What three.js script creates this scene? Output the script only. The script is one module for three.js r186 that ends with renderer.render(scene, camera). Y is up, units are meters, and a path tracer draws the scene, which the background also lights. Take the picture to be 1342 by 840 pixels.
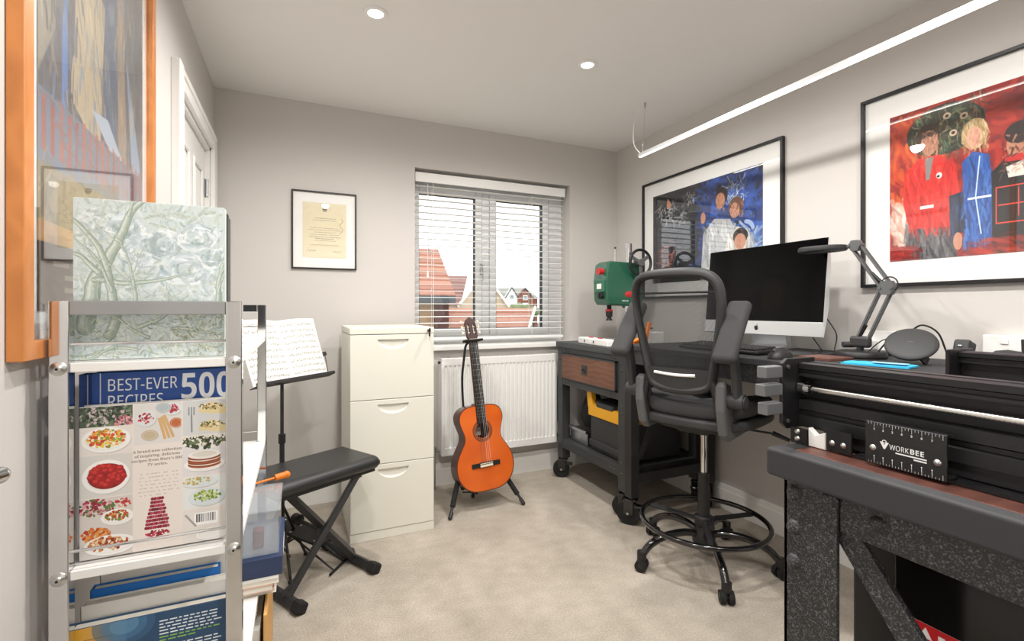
import * as THREE from 'three';
import { RoundedBoxGeometry } from 'three/addons/geometries/RoundedBoxGeometry.js';
import { RectAreaLightUniformsLib } from 'three/addons/lights/RectAreaLightUniformsLib.js';
import { mergeGeometries, toCreasedNormals } from 'three/addons/utils/BufferGeometryUtils.js';
import { ImprovedNoise } from 'three/addons/math/ImprovedNoise.js';
import { Brush, Evaluator, SUBTRACTION } from 'three-bvh-csg';

// ---------- camera, sky, exposure ----------
const scene = new THREE.Scene();
const renderer = new THREE.WebGLRenderer({ antialias: true });
renderer.toneMapping = THREE.LinearToneMapping;
renderer.toneMappingExposure = 1.1;
renderer.shadowMap.enabled = true;
RectAreaLightUniformsLib.init();

const F = 630, EYE = [0.424, 1.167, 3.112], YAW = 24 * Math.PI / 180;
const camera = new THREE.PerspectiveCamera(2 * Math.atan(435 / F) * 180 / Math.PI, 1342 / 870, 0.02, 300);
camera.setViewOffset(1342, 870, 0, 30, 1342, 840);       // a level lens, shifted: horizon at y = 405 of 840
camera.position.set(...EYE);
camera.lookAt(EYE[0] + Math.sin(YAW), EYE[1], EYE[2] - Math.cos(YAW));
scene.add(camera);

scene.background = new THREE.Color(0.95, 0.98, 1.0);      // even overcast sky
scene.backgroundIntensity = 2.2;

// room: x 0..W from the door wall to the poster wall, z 0 at the window wall, y up
const W = 2.708, H = 2.4, L = 3.75;
const DOWN = 4.5, TUBE = 9;                              // lamp strengths
// ---------- helpers ----------
let seed = 7;
const rnd = () => { seed = (seed + 0x6D2B79F5) | 0; let t = Math.imul(seed ^ (seed >>> 15), 1 | seed); t = (t + Math.imul(t ^ (t >>> 7), 61 | t)) ^ t; return ((t ^ (t >>> 14)) >>> 0) / 4294967296; };
const rr = (a, b) => a + (b - a) * rnd();
const V = (x, y, z) => new THREE.Vector3(x, y, z);
const PI = Math.PI;
const noise = new ImprovedNoise();

function clean(g) {
  let n = g.index ? g.toNonIndexed() : g;
  for (const k of Object.keys(n.attributes)) if (!['position', 'normal', 'uv'].includes(k)) n.deleteAttribute(k);
  if (!n.attributes.normal) n.computeVertexNormals();
  if (!n.attributes.uv) n.setAttribute('uv', new THREE.BufferAttribute(new Float32Array(n.attributes.position.count * 2), 2));
  return n;
}
const M = (list) => { const f = list.flat(Infinity).map(clean); return f.length === 1 ? f[0] : mergeGeometries(f); };
function T(g, x = 0, y = 0, z = 0, rx = 0, ry = 0, rz = 0) {
  g.applyMatrix4(new THREE.Matrix4().compose(V(x, y, z), new THREE.Quaternion().setFromEuler(new THREE.Euler(rx, ry, rz)), V(1, 1, 1)));
  return g;
}
function boxUV(g) {                                        // texture coordinates in metres, from the face's own plane
  const p = g.attributes.position, uv = g.attributes.uv, a = V(), b = V(), c = V();
  for (let i = 0; i < p.count; i += 3) {
    a.fromBufferAttribute(p, i); b.fromBufferAttribute(p, i + 1); c.fromBufferAttribute(p, i + 2);
    const n = b.clone().sub(a).cross(c.clone().sub(a)), ax = Math.abs(n.x), ay = Math.abs(n.y), az = Math.abs(n.z);
    [a, b, c].forEach((v, k) => ax >= ay && ax >= az ? uv.setXY(i + k, v.z, v.y) : ay >= az ? uv.setXY(i + k, v.x, v.z) : uv.setXY(i + k, v.x, v.y));
  }
  return g;
}
const box = (x0, x1, y0, y1, z0, z1, r = 0, s = 1) => {
  const w = x1 - x0, h = y1 - y0, d = z1 - z0;
  const g = r > 0 ? new RoundedBoxGeometry(w, h, d, s, Math.min(r, w / 2.01, h / 2.01, d / 2.01)) : new THREE.BoxGeometry(w, h, d);
  g.translate((x0 + x1) / 2, (y0 + y1) / 2, (z0 + z1) / 2);
  return g;
};
function along(g, a, b) {                                  // a shape made along +y is laid from a to b
  const d = V(...b).sub(V(...a)), q = new THREE.Quaternion().setFromUnitVectors(V(0, 1, 0), d.clone().normalize());
  g.applyMatrix4(new THREE.Matrix4().compose(V(...a).addScaledVector(d, 0.5), q, V(1, 1, 1)));
  return g;
}
const dist = (a, b) => Math.hypot(a[0] - b[0], a[1] - b[1], a[2] - b[2]);
const rod = (a, b, r, seg = 12, r2 = r) => along(new THREE.CylinderGeometry(r2, r, dist(a, b), seg), a, b);
const bar = (a, b, w, d, r = 0.002, spin = 0) => { const g = new RoundedBoxGeometry(w, dist(a, b), d, 1, r); if (spin) g.rotateY(spin); return along(g, a, b); };
const tube = (pts, r, n = 24, seg = 8, closed = false) => new THREE.TubeGeometry(new THREE.CatmullRomCurve3(pts.map((p) => V(...p)), closed, 'catmullrom', 0.5), n, r, seg, closed);
const lathe = (pts, seg = 24) => new THREE.LatheGeometry(pts.map(([x, y]) => new THREE.Vector2(x, y)), seg);
const ball = (x, y, z, r, s = 10) => new THREE.SphereGeometry(r, s, Math.max(6, s * 0.7 | 0)).translate(x, y, z);
function shape(pts, holes = []) {
  const s = new THREE.Shape(pts.map(([x, y]) => new THREE.Vector2(x, y)));
  for (const h of holes) s.holes.push(new THREE.Path(h.map(([x, y]) => new THREE.Vector2(x, y))));
  return s;
}
const extr = (s, depth, bevel = 0, bs = 1, cs = 12) => new THREE.ExtrudeGeometry(s, { depth: depth - 2 * bevel, bevelEnabled: bevel > 0, bevelThickness: bevel, bevelSize: bevel, bevelOffset: -bevel, bevelSegments: bs, curveSegments: cs }).translate(0, 0, bevel);
const rect = (x0, y0, x1, y1) => [[x0, y0], [x1, y0], [x1, y1], [x0, y1]];
const circlePts = (cx, cy, r, n = 24, ry = r) => Array.from({ length: n }, (_, i) => [cx + r * Math.cos(i / n * 2 * PI), cy + ry * Math.sin(i / n * 2 * PI)]);
const csg = new Evaluator(); csg.attributes = ['position', 'normal', 'uv']; csg.useGroups = false;
function cut(g, ...tools) {
  let a = new Brush(clean(g)); a.updateMatrixWorld();
  for (const t of tools) { const b = new Brush(clean(t)); b.updateMatrixWorld(); a = csg.evaluate(a, b, SUBTRACTION); a.updateMatrixWorld(); }
  return a.geometry;
}
const taken = new Map();
function numbered(name) { const n = taken.get(name) ?? 0; taken.set(name, n + 1); return n ? name + '_' + String(n).padStart(3, '0') : name; }
// parts are drawn in the coordinates of the room; every group stands at its own thing's base
function thing(name, label, category, [x, y, z] = [0, 0, 0], group) {
  const o = new THREE.Group(); o.name = numbered(name); o.position.set(x, y, z); o.userData = { label, category };
  if (group) o.userData.group = group;
  scene.add(o); return o;
}
function origin(o) { const v = V(0, 0, 0); for (let p = o; p && p !== scene; p = p.parent) v.add(p.position); return v; }
function part(name, geos, material, parent, label, keep = false) {
  const g = M([geos]), o = origin(parent);
  if (!keep) boxUV(g);
  g.translate(-o.x, -o.y, -o.z);
  const m = new THREE.Mesh(g, material); m.name = name; parent.add(m);
  if (label) m.userData.label = label;
  return m;
}
function single(name, label, category, geos, material, group, keep = false) {   // a thing that is one mesh
  const g = M([geos]); if (!keep) boxUV(g);
  g.computeBoundingBox(); const b = g.boundingBox, c = [(b.min.x + b.max.x) / 2, b.min.y, (b.min.z + b.max.z) / 2];
  g.translate(-c[0], -c[1], -c[2]);
  const m = new THREE.Mesh(g, material); m.name = numbered(name); m.position.set(...c); m.userData = { label, category };
  if (group) m.userData.group = group;
  scene.add(m); return m;
}
function struct(name, geos, material, label) {
  const g = boxUV(M([geos])); const m = new THREE.Mesh(g, material); m.name = name; m.userData = { kind: 'structure', label }; scene.add(m); return m;
}
function structGroup(name, label) { const o = new THREE.Group(); o.name = name; o.userData = { kind: 'structure', label }; scene.add(o); return o; }
// a printed sheet: its own 0..1 texture coordinates
function sheet(w, h, x, y, z, ry = 0, rx = 0, t = 0.0012) {
  const g = clean(new THREE.BoxGeometry(w, h, t)); T(g, x, y, z, 0, 0, 0); g.translate(-x, -y, -z); g.rotateX(rx); g.rotateY(ry); g.translate(x, y, z); return g;
}

// ---------- textures ----------
function canvas(w, h, draw) {
  const c = document.createElement('canvas'); c.width = w; c.height = h; draw(c.getContext('2d'), w, h);
  const t = new THREE.CanvasTexture(c); t.colorSpace = THREE.SRGBColorSpace; t.magFilter = THREE.LinearFilter; return t;
}
function field(n, metres, fn, srgb = true) {               // fn(u, v) in 0..1 -> [r, g, b] 0..255
  const d = new Uint8Array(n * n * 4);
  for (let j = 0; j < n; j++) for (let i = 0; i < n; i++) { const c = fn(i / n, j / n), k = (j * n + i) * 4; d[k] = Math.max(0, Math.min(255, c[0])); d[k + 1] = Math.max(0, Math.min(255, c[1])); d[k + 2] = Math.max(0, Math.min(255, c[2])); d[k + 3] = 255; }
  const t = new THREE.DataTexture(d, n, n, THREE.RGBAFormat); t.wrapS = t.wrapT = THREE.RepeatWrapping; t.magFilter = THREE.LinearFilter; t.minFilter = THREE.LinearMipmapLinearFilter; t.generateMipmaps = true;
  if (srgb) t.colorSpace = THREE.SRGBColorSpace; t.repeat.set(1 / metres, 1 / metres); t.needsUpdate = true; return t;
}
const nz = (u, v, s, o = 0) => noise.noise(u * s + 3.7, v * s + 9.1, o);
const wrapNz = (u, v, s, o = 0) => {                       // seamless: noise on a torus
  const a = 2 * PI * u, b = 2 * PI * v, k = s / (2 * PI);
  return noise.noise(Math.cos(a) * k + 5.1, Math.sin(a) * k + Math.cos(b) * k * 1.3 + 2.2, Math.sin(b) * k * 1.3 + o);
};
const mat = (color, roughness = 0.6, metalness = 0, more = {}) => new THREE.MeshStandardMaterial({ color, roughness, metalness, ...more });
const phys = (color, roughness, more) => new THREE.MeshPhysicalMaterial({ color, roughness, ...more });

const carpetMap = field(2048, 4, (u, v) => {
  const blot = nz(u, v, 9) * 0.55 + nz(u * 1.6, v * 0.8, 22, 2) * 0.5 + nz(u, v * 1.4, 55, 4) * 0.35, f = (rnd() - 0.5) * 26 + nz(u, v, 700, 1) * 16;
  const k = blot * 27 + f; return [197 + k, 187 + k, 173 + k];
});
const carpetBump = field(1024, 0.5, () => { const k = 90 + rnd() * 150; return [k, k, k]; }, false);
const cells = (n) => { const v = Array.from({ length: n * n }, rnd); return (x, y) => { x *= n; y *= n; const i = x | 0, j = y | 0, a = x - i, b = y - j, q = (p, r) => v[(r % n) * n + (p % n)]; return (q(i, j) * (1 - a) + q(i + 1, j) * a) * (1 - b) + (q(i, j + 1) * (1 - a) + q(i + 1, j + 1) * a) * b; }; };
const fleckA = cells(170), fleckB = cells(70), fleck = (u, v) => Math.max(0, fleckA(u, v) * 0.75 + fleckB(u, v) * 0.25 - 0.5);
const hammerMap = field(512, 0.22, (u, v) => { const k = fleck(u, v) * 190 + (rnd() - 0.5) * 10; return [46 + k, 47 + k, 48 + k]; });
const hammerBump = field(512, 0.22, (u, v) => { const k = 90 + fleck(u, v) * 400; return [k, k, k]; }, false);
const woodTex = (r, g, b, amp, sc = 1) => field(512, 0.6 * sc, (u, v) => {
  const w = Math.sin((v * 60 + wrapNz(u, v, 5) * 2.2 + wrapNz(u, v, 18, 2) * 0.5) * 2) * 0.3 + (rnd() - 0.5) * 0.35 + wrapNz(u, v, 3, 5) * 1.3; return [r + w * amp, g + w * amp * 0.75, b + w * amp * 0.55];
});
const oakMap = field(512, 0.5, (u, v) => { const w = wrapNz(u, v, 4, 7) * 0.6 + Math.sin((u * 60 + wrapNz(u, v, 6) * 5)) * 0.35 + (rnd() - 0.5) * 0.3; return [200 + w * 18, 126 + w * 16, 62 + w * 12]; });
const fabricMap = field(256, 0.05, (u, v) => { const k = (Math.sin(u * 2 * PI * 24) + Math.sin(v * 2 * PI * 24)) * 7 + (rnd() - 0.5) * 14; return [60 + k, 60 + k, 61 + k]; });

const m = {
  wall: mat('#cfcbc7', 0.92), ceiling: mat('#eceae7', 0.95), trim: mat('#efeeeb', 0.45), upvc: phys('#f2f3f4', 0.28, { clearcoat: 0.3 }),
  carpet: mat('#ffffff', 1, 0, { map: carpetMap, bumpMap: carpetBump, bumpScale: 0.004 }),
  glass: phys('#ffffff', 0, { transmission: 1, thickness: 0, ior: 1.5 }), acrylic: phys('#f4f7fa', 0.12, { transmission: 0.85, thickness: 0, ior: 1.45 }),
  gasket: mat('#2a2c2e', 0.6), slat: mat('#f4f4f2', 0.42), cord: mat('#f1f1ee', 0.8),
  chrome: mat('#d9dadb', 0.08, 1), steel: mat('#b9bbbd', 0.28, 1), brushed: mat('#a9abad', 0.34, 1), zinc: mat('#c8c8c6', 0.3, 1),
  black: mat('#1d1d1e', 0.5), blackGloss: phys('#111112', 0.16, { clearcoat: 0.6, clearcoatRoughness: 0.1 }), blackMetal: mat('#303031', 0.42, 0.3), rubber: mat('#191919', 0.85),
  greyPlastic: mat('#5b5c5d', 0.55), charcoal: mat('#333435', 0.55), fabric: mat('#ffffff', 0.95, 0, { map: fabricMap, bumpMap: fabricMap, bumpScale: 0.0005 }),
  leather: phys('#232425', 0.42, { clearcoat: 0.15, clearcoatRoughness: 0.4 }), white: mat('#f0f0ee', 0.5), whiteGloss: phys('#f3f3f1', 0.25, { clearcoat: 0.5 }),
  cream: mat('#e6e5da', 0.38), benchSteel: mat('#47494a', 0.5, 0.45), benchTop: mat('#4b4d4e', 0.55, 0.2),
  hammer: mat('#ffffff', 0.42, 0.25, { map: hammerMap, bumpMap: hammerBump, bumpScale: 0.0012 }),
  drawerWood: mat('#ffffff', 0.55, 0, { map: woodTex(112, 74, 56, 20) }), tableWood: mat('#ffffff', 0.42, 0, { map: woodTex(108, 70, 60, 26, 1.3) }), slabEdge: mat('#2e2f32', 0.68),
  oak: phys('#ffffff', 0.4, { map: oakMap, clearcoat: 0.25 }), pine: mat('#d9a866', 0.6), paper: mat('#f3f2ee', 0.8), page: mat('#e9e4d8', 0.9),
  yellow: mat('#f3b11c', 0.45), green: phys('#1f5a44', 0.35, { clearcoat: 0.3 }), red: mat('#c02a2a', 0.4), orange: mat('#e07a1e', 0.5), blue: mat('#1d62b4', 0.5), navy: mat('#2c3b5c', 0.6), cyan: mat('#38b7e4', 0.55),
  frameBlack: mat('#17171a', 0.4), silver: mat('#dcdee0', 0.35, 0.6),
};
// ---------- the room ----------
struct('floor', box(-0.12, W + 0.12, -0.12, 0, -0.28, L + 0.12), m.carpet, 'beige cut-pile carpet');
struct('ceiling', box(-0.12, W + 0.12, H, H + 0.12, -0.28, L + 0.12), m.ceiling, 'smooth white ceiling');
struct('wall_right', box(W, W + 0.12, 0, H, 0, L), m.wall, 'pale grey-beige painted wall with the large framed prints');
const WIN = [1.118, 2.285, 0.895, 2.09];
struct('wall_back', extr(shape(rect(-0.12, 0, W + 0.12, H), [rect(WIN[0], WIN[2], WIN[1], WIN[3]).reverse()]), 0.28).translate(0, 0, -0.28), m.wall, 'pale grey-beige painted wall around the window');
const DZ = [0.13, 0.95];                                   // the doorway in the left wall
const sideWall = extr(shape([[0, 0], [DZ[0], 0], [DZ[0], 2.03], [DZ[1], 2.03], [DZ[1], 0], [L, 0], [L, H], [0, H]]), 0.12);
sideWall.rotateY(-PI / 2);
struct('wall_left', sideWall, m.wall, 'pale grey-beige painted wall with the white door');
struct('wall_front', extr(shape([[-0.12, 0], [0.55, 0], [0.55, 2.03], [1.37, 2.03], [1.37, 0], [W + 0.12, 0], [W + 0.12, H], [-0.12, H]]), 0.12).translate(0, 0, L), m.wall, 'pale grey-beige painted wall behind the viewer');

function panelDoor(o, w, h, place, mm = m.trim) {           // a moulded panel door in the plane x 0..w, y 0..h, z 0 its face
  const p = (n, g, mt = mm, par = o, lab) => part(n, place(M([g])), mt, par, lab);
  p('leaf', box(0, w, 0.008, h, -0.04, 0, 0.002));
  const cols = [[0.11, w / 2 - 0.05], [w / 2 + 0.05, w - 0.11]], rows = [[0.2, 0.82], [1.0, h - 0.12]];
  for (const [a, b] of cols) for (const [c, d] of rows) {
    p('panel', [extr(shape(rect(a, c, b, d), [rect(a + 0.022, c + 0.022, b - 0.022, d - 0.022).reverse()]), 0.012, 0.005).translate(0, 0, -0.001), box(a + 0.045, b - 0.045, c + 0.045, d - 0.045, -0.002, 0.008, 0.006)]);
  }
}
{
  const d = structGroup('door_1', 'white panel door in the side wall');
  const pl = (g) => g.rotateY(PI / 2).translate(-0.022, 0, DZ[1] - 0.03);   // local x runs to -z
  panelDoor(d, DZ[1] - DZ[0] - 0.06, 1.998, pl);
  part('door_lining', [box(-0.12, 0.0, 0, 2.03, DZ[1] - 0.03, DZ[1]), box(-0.12, 0.0, 0, 2.03, DZ[0], DZ[0] + 0.03), box(-0.12, 0.0, 2.0, 2.03, DZ[0], DZ[1])], m.trim, d);
  part('architrave', [box(0, 0.03, 0, 2.09, DZ[1] - 0.015, DZ[1] + 0.055, 0.004, 2), box(0, 0.022, 0, 2.09, DZ[0] - 0.075, DZ[0] + 0.015, 0.004, 2), box(0, 0.0215, 2.015, 2.0895, DZ[0] + 0.014, DZ[1] - 0.014, 0.004, 2), box(0, 0.028, 2.06, 2.088, DZ[0] - 0.02, DZ[1] - 0.014, 0.008, 2)], m.trim, d);
  for (const y of [0.25, 1.0, 1.8]) part('hinge', [rod([-0.012, y - 0.045, DZ[0] + 0.032], [-0.012, y + 0.045, DZ[0] + 0.032], 0.007, 10), box(-0.022, -0.018, y - 0.045, y + 0.045, DZ[0] + 0.03, DZ[0] + 0.06)], m.steel, d, 'steel butt hinge');
}
{
  const d = structGroup('door_2', 'white panel door in the wall behind the viewer');
  panelDoor(d, 0.76, 1.998, (g) => g.rotateY(PI).translate(1.34, 0, L + 0.03));
  part('door_lining', [box(0.55, 0.58, 0, 2.03, L, L + 0.12), box(1.34, 1.37, 0, 2.03, L, L + 0.12), box(0.55, 1.37, 2.0, 2.03, L, L + 0.12)], m.trim, d);
  part('architrave', [box(0.49, 0.565, 0, 2.1, L - 0.022, L, 0.004, 2), box(1.355, 1.43, 0, 2.1, L - 0.022, L, 0.004, 2), box(0.49, 1.43, 2.015, 2.1, L - 0.022, L, 0.004, 2)], m.trim, d);
}
{                                                          // a cupboard door standing open against the left wall; only its lever reaches into view
  const d = structGroup('door_3', 'white door folded open against the side wall, chrome lever');
  part('leaf', box(0.03, 0.07, 0.01, 2.0, 2.49, 3.25, 0.002), m.trim, d);
  part('handle', [T(new THREE.CylinderGeometry(0.025, 0.025, 0.008, 24), 0.074, 1.003, 2.56, 0, 0, PI / 2), rod([0.074, 1.003, 2.56], [0.125, 1.003, 2.56], 0.009, 14), tube([[0.125, 1.003, 2.562], [0.135, 1.003, 2.53], [0.143, 1.002, 2.495], [0.15, 1.0, 2.462]], 0.0085, 16, 12), ball(0.15, 1.0, 2.462, 0.0085, 12)], m.chrome, d, 'chrome lever handle');
}
function skirting(name, x0, x1, z0, z1, label) {
  const alongX = x1 - x0 > z1 - z0, n = 0.006;
  struct(name, [box(x0, x1, 0, 0.115, z0, z1, 0.003), alongX ? box(x0, x1, 0.108, 0.146, z0, z1 - n, 0.006, 2) : x0 < 1 ? box(x0, x1 - n, 0.108, 0.146, z0, z1, 0.006, 2) : box(x0 + n, x1, 0.108, 0.146, z0, z1, 0.006, 2)], m.trim, label);
}
skirting('baseboard_back', 0, W, 0, 0.018, 'white moulded skirting under the window');
skirting('baseboard_right', W - 0.018, W, 0.018, L, 'white moulded skirting under the prints');
skirting('baseboard_left', 0, 0.018, DZ[1] + 0.055, L, 'white moulded skirting beside the door');

// window: white frame, two casements, glass, handles
{
  const w = structGroup('window_1', 'white two-casement window');
  const z0 = -0.2, z1 = -0.135, zs = -0.122;
  const ring = (x0, x1, y0, y1, t, a, b, r = 0.004) => [box(x0, x0 + t, y0, y1, a, b, r), box(x1 - t, x1, y0, y1, a, b, r), box(x0 + t - 0.0005, x1 - t + 0.0005, y0, y0 + t, a, b - 0.0004, r), box(x0 + t - 0.0005, x1 - t + 0.0005, y1 - t, y1, a, b - 0.0004, r)];
  part('window_frame', [box(1.1, 1.145, 0.9, 2.095, z0, z1, 0.004), box(2.175, 2.29, 0.9, 2.095, z0, z1, 0.004), box(1.144, 2.176, 0.9, 0.985, z0, z1 - 0.0005, 0.004), box(1.144, 2.176, 2.0, 2.095, z0, z1 - 0.0005, 0.004), box(1.63, 1.687, 0.984, 2.001, z0, z1 + 0.004, 0.004)], m.upvc, w);
  for (const [a, b] of [[1.125, 1.628], [1.689, 2.168]]) {
    const s = part('sash', ring(a, b, 0.98, 2.005, 0.05, z0 + 0.01, zs, 0.007), m.upvc, w);
    part('gasket', ring(a + 0.047, b - 0.047, 1.027, 1.958, 0.005, -0.17, -0.128, 0), m.gasket, s);
    part('pane', box(a + 0.045, b - 0.045, 1.025, 1.96, -0.162, -0.158), m.glass, s);
  }
  part('handle', [box(1.612, 1.628, 1.41, 1.49, -0.124, -0.11, 0.004, 2), bar([1.62, 1.475, -0.1], [1.62, 1.37, -0.09], 0.014, 0.012, 0.004), rod([1.62, 1.475, -0.115], [1.62, 1.475, -0.095], 0.009, 12)], m.steel, w, 'steel casement handle');
  part('window_sill', [box(1.118, 2.285, 0.895, 0.925, -0.14, 0.01), box(1.06, 2.335, 0.893, 0.925, 0, 0.045, 0.006, 3)], m.trim, w);
}
// venetian blind
{
  const b = thing('venetian_blind', 'white wooden venetian blind lowered with open slats in the window', 'blind', [1.69, 0.935, -0.06]);
  part('valance', [box(1.125, 2.254, 2.005, 2.068, -0.03, -0.018, 0.003), box(1.13, 2.25, 2.02, 2.066, -0.085, -0.035)], m.slat, b);
  for (let y = 1.985; y > 1.0; y -= 0.0435) part('slat', T(new RoundedBoxGeometry(1.118, 0.003, 0.05, 1, 0.0012), 1.689, y, -0.06, 0.05, 0, 0), m.slat, b);
  part('bottom_rail', box(1.13, 2.248, 0.956, 0.974, -0.085, -0.035, 0.004, 2), m.slat, b);
  for (const x of [1.25, 1.984]) for (const z of [-0.034, -0.086]) part('ladder_cord', rod([x, 0.965, z], [x, 2.03, z], 0.0016, 6), m.cord, b);
  part('pull_cord', [rod([1.21, 2.01, -0.025], [1.21, 1.42, -0.025], 0.0014, 6), lathe([[0.001, 0.05], [0.006, 0.03], [0.009, 0.0], [0.001, -0.002]], 10).translate(1.21, 1.375, -0.025)], m.cord, b);
}

// ---------- lamps of the room ----------
function downlight(x, z, label) {
  const o = thing('ceiling_downlight', label, 'downlight', [x, H - 0.012, z], 'recessed ceiling downlights');
  part('trim_ring', lathe([[0.031, -0.004], [0.034, -0.008], [0.046, -0.006], [0.049, 0.0], [0.046, 0.0005], [0.031, 0.0005]], 32).translate(x, H - 0.0005, z), m.white, o);
  const glow = new THREE.MeshStandardMaterial({ color: '#ffffff', emissive: '#fff8ee', emissiveIntensity: 5 });
  part('lens', new THREE.CylinderGeometry(0.0315, 0.0315, 0.003, 24).translate(x, H - 0.004, z), glow, o);
  const s = new THREE.SpotLight('#fffbf6', DOWN, 0, 1.5, 0.5, 2); s.name = 'downlight_light'; s.shadow.radius = 2; s.castShadow = true;
  s.position.set(0, -0.004, 0); o.add(s); s.target.position.set(0, -2, 0); o.add(s.target);
}
downlight(0.719, 1.055, 'recessed round ceiling downlight nearer the white door');
downlight(1.755, 1.055, 'recessed round ceiling downlight nearer the hanging strip lamp');
downlight(0.719, 2.1, 'recessed round ceiling downlight in the middle row by the side wall, above the rack');
downlight(1.755, 2.1, 'recessed round ceiling downlight in the middle row, above the chair');
downlight(0.719, 2.95, 'recessed round ceiling downlight above the viewer by the side wall');
downlight(1.755, 2.95, 'recessed round ceiling downlight above the machine table');
{
  const o = thing('strip_lamp', 'long slim silver strip lamp hung level on wires along the wall of prints', 'lamp', [2.3, 2.07, 1.7]);
  const z0 = 0.783, z1 = 2.62;
  part('housing', [box(2.29, 2.31, 2.086, 2.1, z0, z1, 0.002), box(2.289, 2.2915, 2.08, 2.098, z0, z1), box(2.3085, 2.311, 2.08, 2.098, z0, z1)], m.silver, o);
  part('diffuser', box(2.2915, 2.3085, 2.076, 2.088, z0 + 0.002, z1 - 0.002, 0.004, 2), new THREE.MeshStandardMaterial({ color: '#ffffff', emissive: '#fdfbf4', emissiveIntensity: 2.2 }), o);
  for (const z of [0.81, 2.55]) {
    part('hanging_wire', rod([2.3, 2.1, z], [2.32, H - 0.03, z], 0.0009, 6), m.steel, o);
    part('wire_clamp', lathe([[0.001, 0], [0.004, 0], [0.006, 0.012], [0.006, 0.032], [0.001, 0.032]], 12).translate(2.32, H - 0.032, z), m.steel, o);
  }
  part('power_cable', tube([[2.31, 2.1, z0], [2.29, 2.16, z0 - 0.035], [2.29, 2.25, z0 - 0.045], [2.305, 2.34, z0 - 0.045], [2.316, 2.4, z0 - 0.04]], 0.0025, 30, 6), m.white, o);
  const r = new THREE.RectAreaLight('#fffaf0', TUBE, 0.017, z1 - z0); r.name = 'strip_light'; r.position.set(0, 2.0745 - 2.07, (z0 + z1) / 2 - 1.7); r.rotation.x = -PI / 2; o.add(r);
}
// ---------- prints ----------
function strokes(c, n, x0, y0, x1, y1, cols, len, wid, ang = null) {   // painterly dabs
  for (let i = 0; i < n; i++) {
    const x = rr(x0, x1), y = rr(y0, y1), a = ang === null ? rr(0, 2 * PI) : ang + rr(-0.4, 0.4), l = rr(0.4, 1) * len;
    c.strokeStyle = cols[rnd() * cols.length | 0]; c.globalAlpha = rr(0.25, 0.7); c.lineWidth = rr(0.4, 1) * wid; c.lineCap = 'round';
    c.beginPath(); c.moveTo(x, y); c.quadraticCurveTo(x + l * Math.cos(a) / 2 + rr(-wid, wid), y + l * Math.sin(a) / 2 + rr(-wid, wid), x + l * Math.cos(a), y + l * Math.sin(a)); c.stroke();
  }
  c.globalAlpha = 1;
}
const poly = (c, col, pts) => { c.fillStyle = col; c.beginPath(); pts.forEach(([x, y], i) => i ? c.lineTo(x, y) : c.moveTo(x, y)); c.closePath(); c.fill(); };
const oval = (c, col, x, y, a, b, r = 0) => { c.fillStyle = col; c.beginPath(); c.ellipse(x, y, a, b, r, 0, 2 * PI); c.fill(); };
const matPrint = (t, r = 0.7) => mat('#ffffff', r, 0, { map: t });

// plain generic painting in the poster's colours (no lettering, no figures)
const posterTall = canvas(640, 900, (c, w, h) => {
  c.fillStyle = '#5d5d62'; c.fillRect(0, 0, w, h);
  strokes(c, 420, 0, 0, w, h * 0.62, ['#55565e', '#6b6a6c', '#77726c', '#484a56', '#63605e'], 120, 26, 1.5);
  poly(c, '#8f8a7c', [[0, 0], [90, 0], [70, 420], [0, 520]]); poly(c, '#5f7fb2', [[104, 60], [130, 60], [122, 560], [96, 560]]); poly(c, '#6b88b4', [[0, 0], [22, 0], [0, 420]]);
  poly(c, '#b3a488', [[170, 200], [330, 260], [300, 580], [150, 520]]); poly(c, '#4a5a72', [[330, 200], [410, 120], [440, 330], [390, 600], [330, 560]]); poly(c, '#94806a', [[415, 60], [455, 70], [500, 600], [430, 610]]); poly(c, '#8fa0b6', [[490, 300], [630, 560], [540, 570]]);
  strokes(c, 420, 10, 40, 560, 600, ['#a89a82', '#6a7486', '#c6b89e', '#4c4e58', '#86807a', '#7388a6'], 70, 10, 1.45); strokes(c, 60, 420, 0, 640, 240, ['#8a8a90', '#9a9aa0'], 60, 4, 0.9);
  poly(c, '#a9b6c6', [[250, 500], [350, 490], [540, 600], [500, 620]]);
  poly(c, '#707c8c', [[0, 540], [w, 560], [w, 660], [0, 660]]);
  for (let i = 0; i < 17; i++) { c.globalAlpha = rr(0.55, 0.85); poly(c, ['#b4503e', '#a4483c', '#bc5c46'][i % 3], [[14 + i * 37, 545 + rr(-8, 8)], [30 + i * 37, 545 + rr(-8, 8)], [28 + i * 37 + rr(-6, 6), 640 + rr(-8, 6)], [12 + i * 37, 640 + rr(-6, 6)]]); } c.globalAlpha = 1;
  strokes(c, 120, 0, 540, w, 660, ['#7a7680', '#94605a', '#6a7484'], 60, 10, 0.3);
  poly(c, '#857a64', [[0, 660], [w, 660], [w, 780], [0, 760]]); strokes(c, 320, 0, 655, w, 770, ['#94886a', '#6c634e', '#a59676', '#77704f', '#5b5645'], 34, 9);
  poly(c, '#b28f66', [[0, 752], [w, 770], [w, 800], [0, 790]]); c.fillStyle = '#4c4038'; c.fillRect(0, 788, w, 112); strokes(c, 80, 0, 790, w, 900, ['#564840', '#43382f', '#5e4f44'], 90, 14, 0.1);
  c.fillStyle = '#8d8276'; for (const [y, n] of [[816, 5], [838, 4], [860, 4]]) for (let i = 0; i < n; i++) c.fillRect(60 + i * 104 + (5 - n) * 50, y, rr(46, 86), 9);
});
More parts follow.
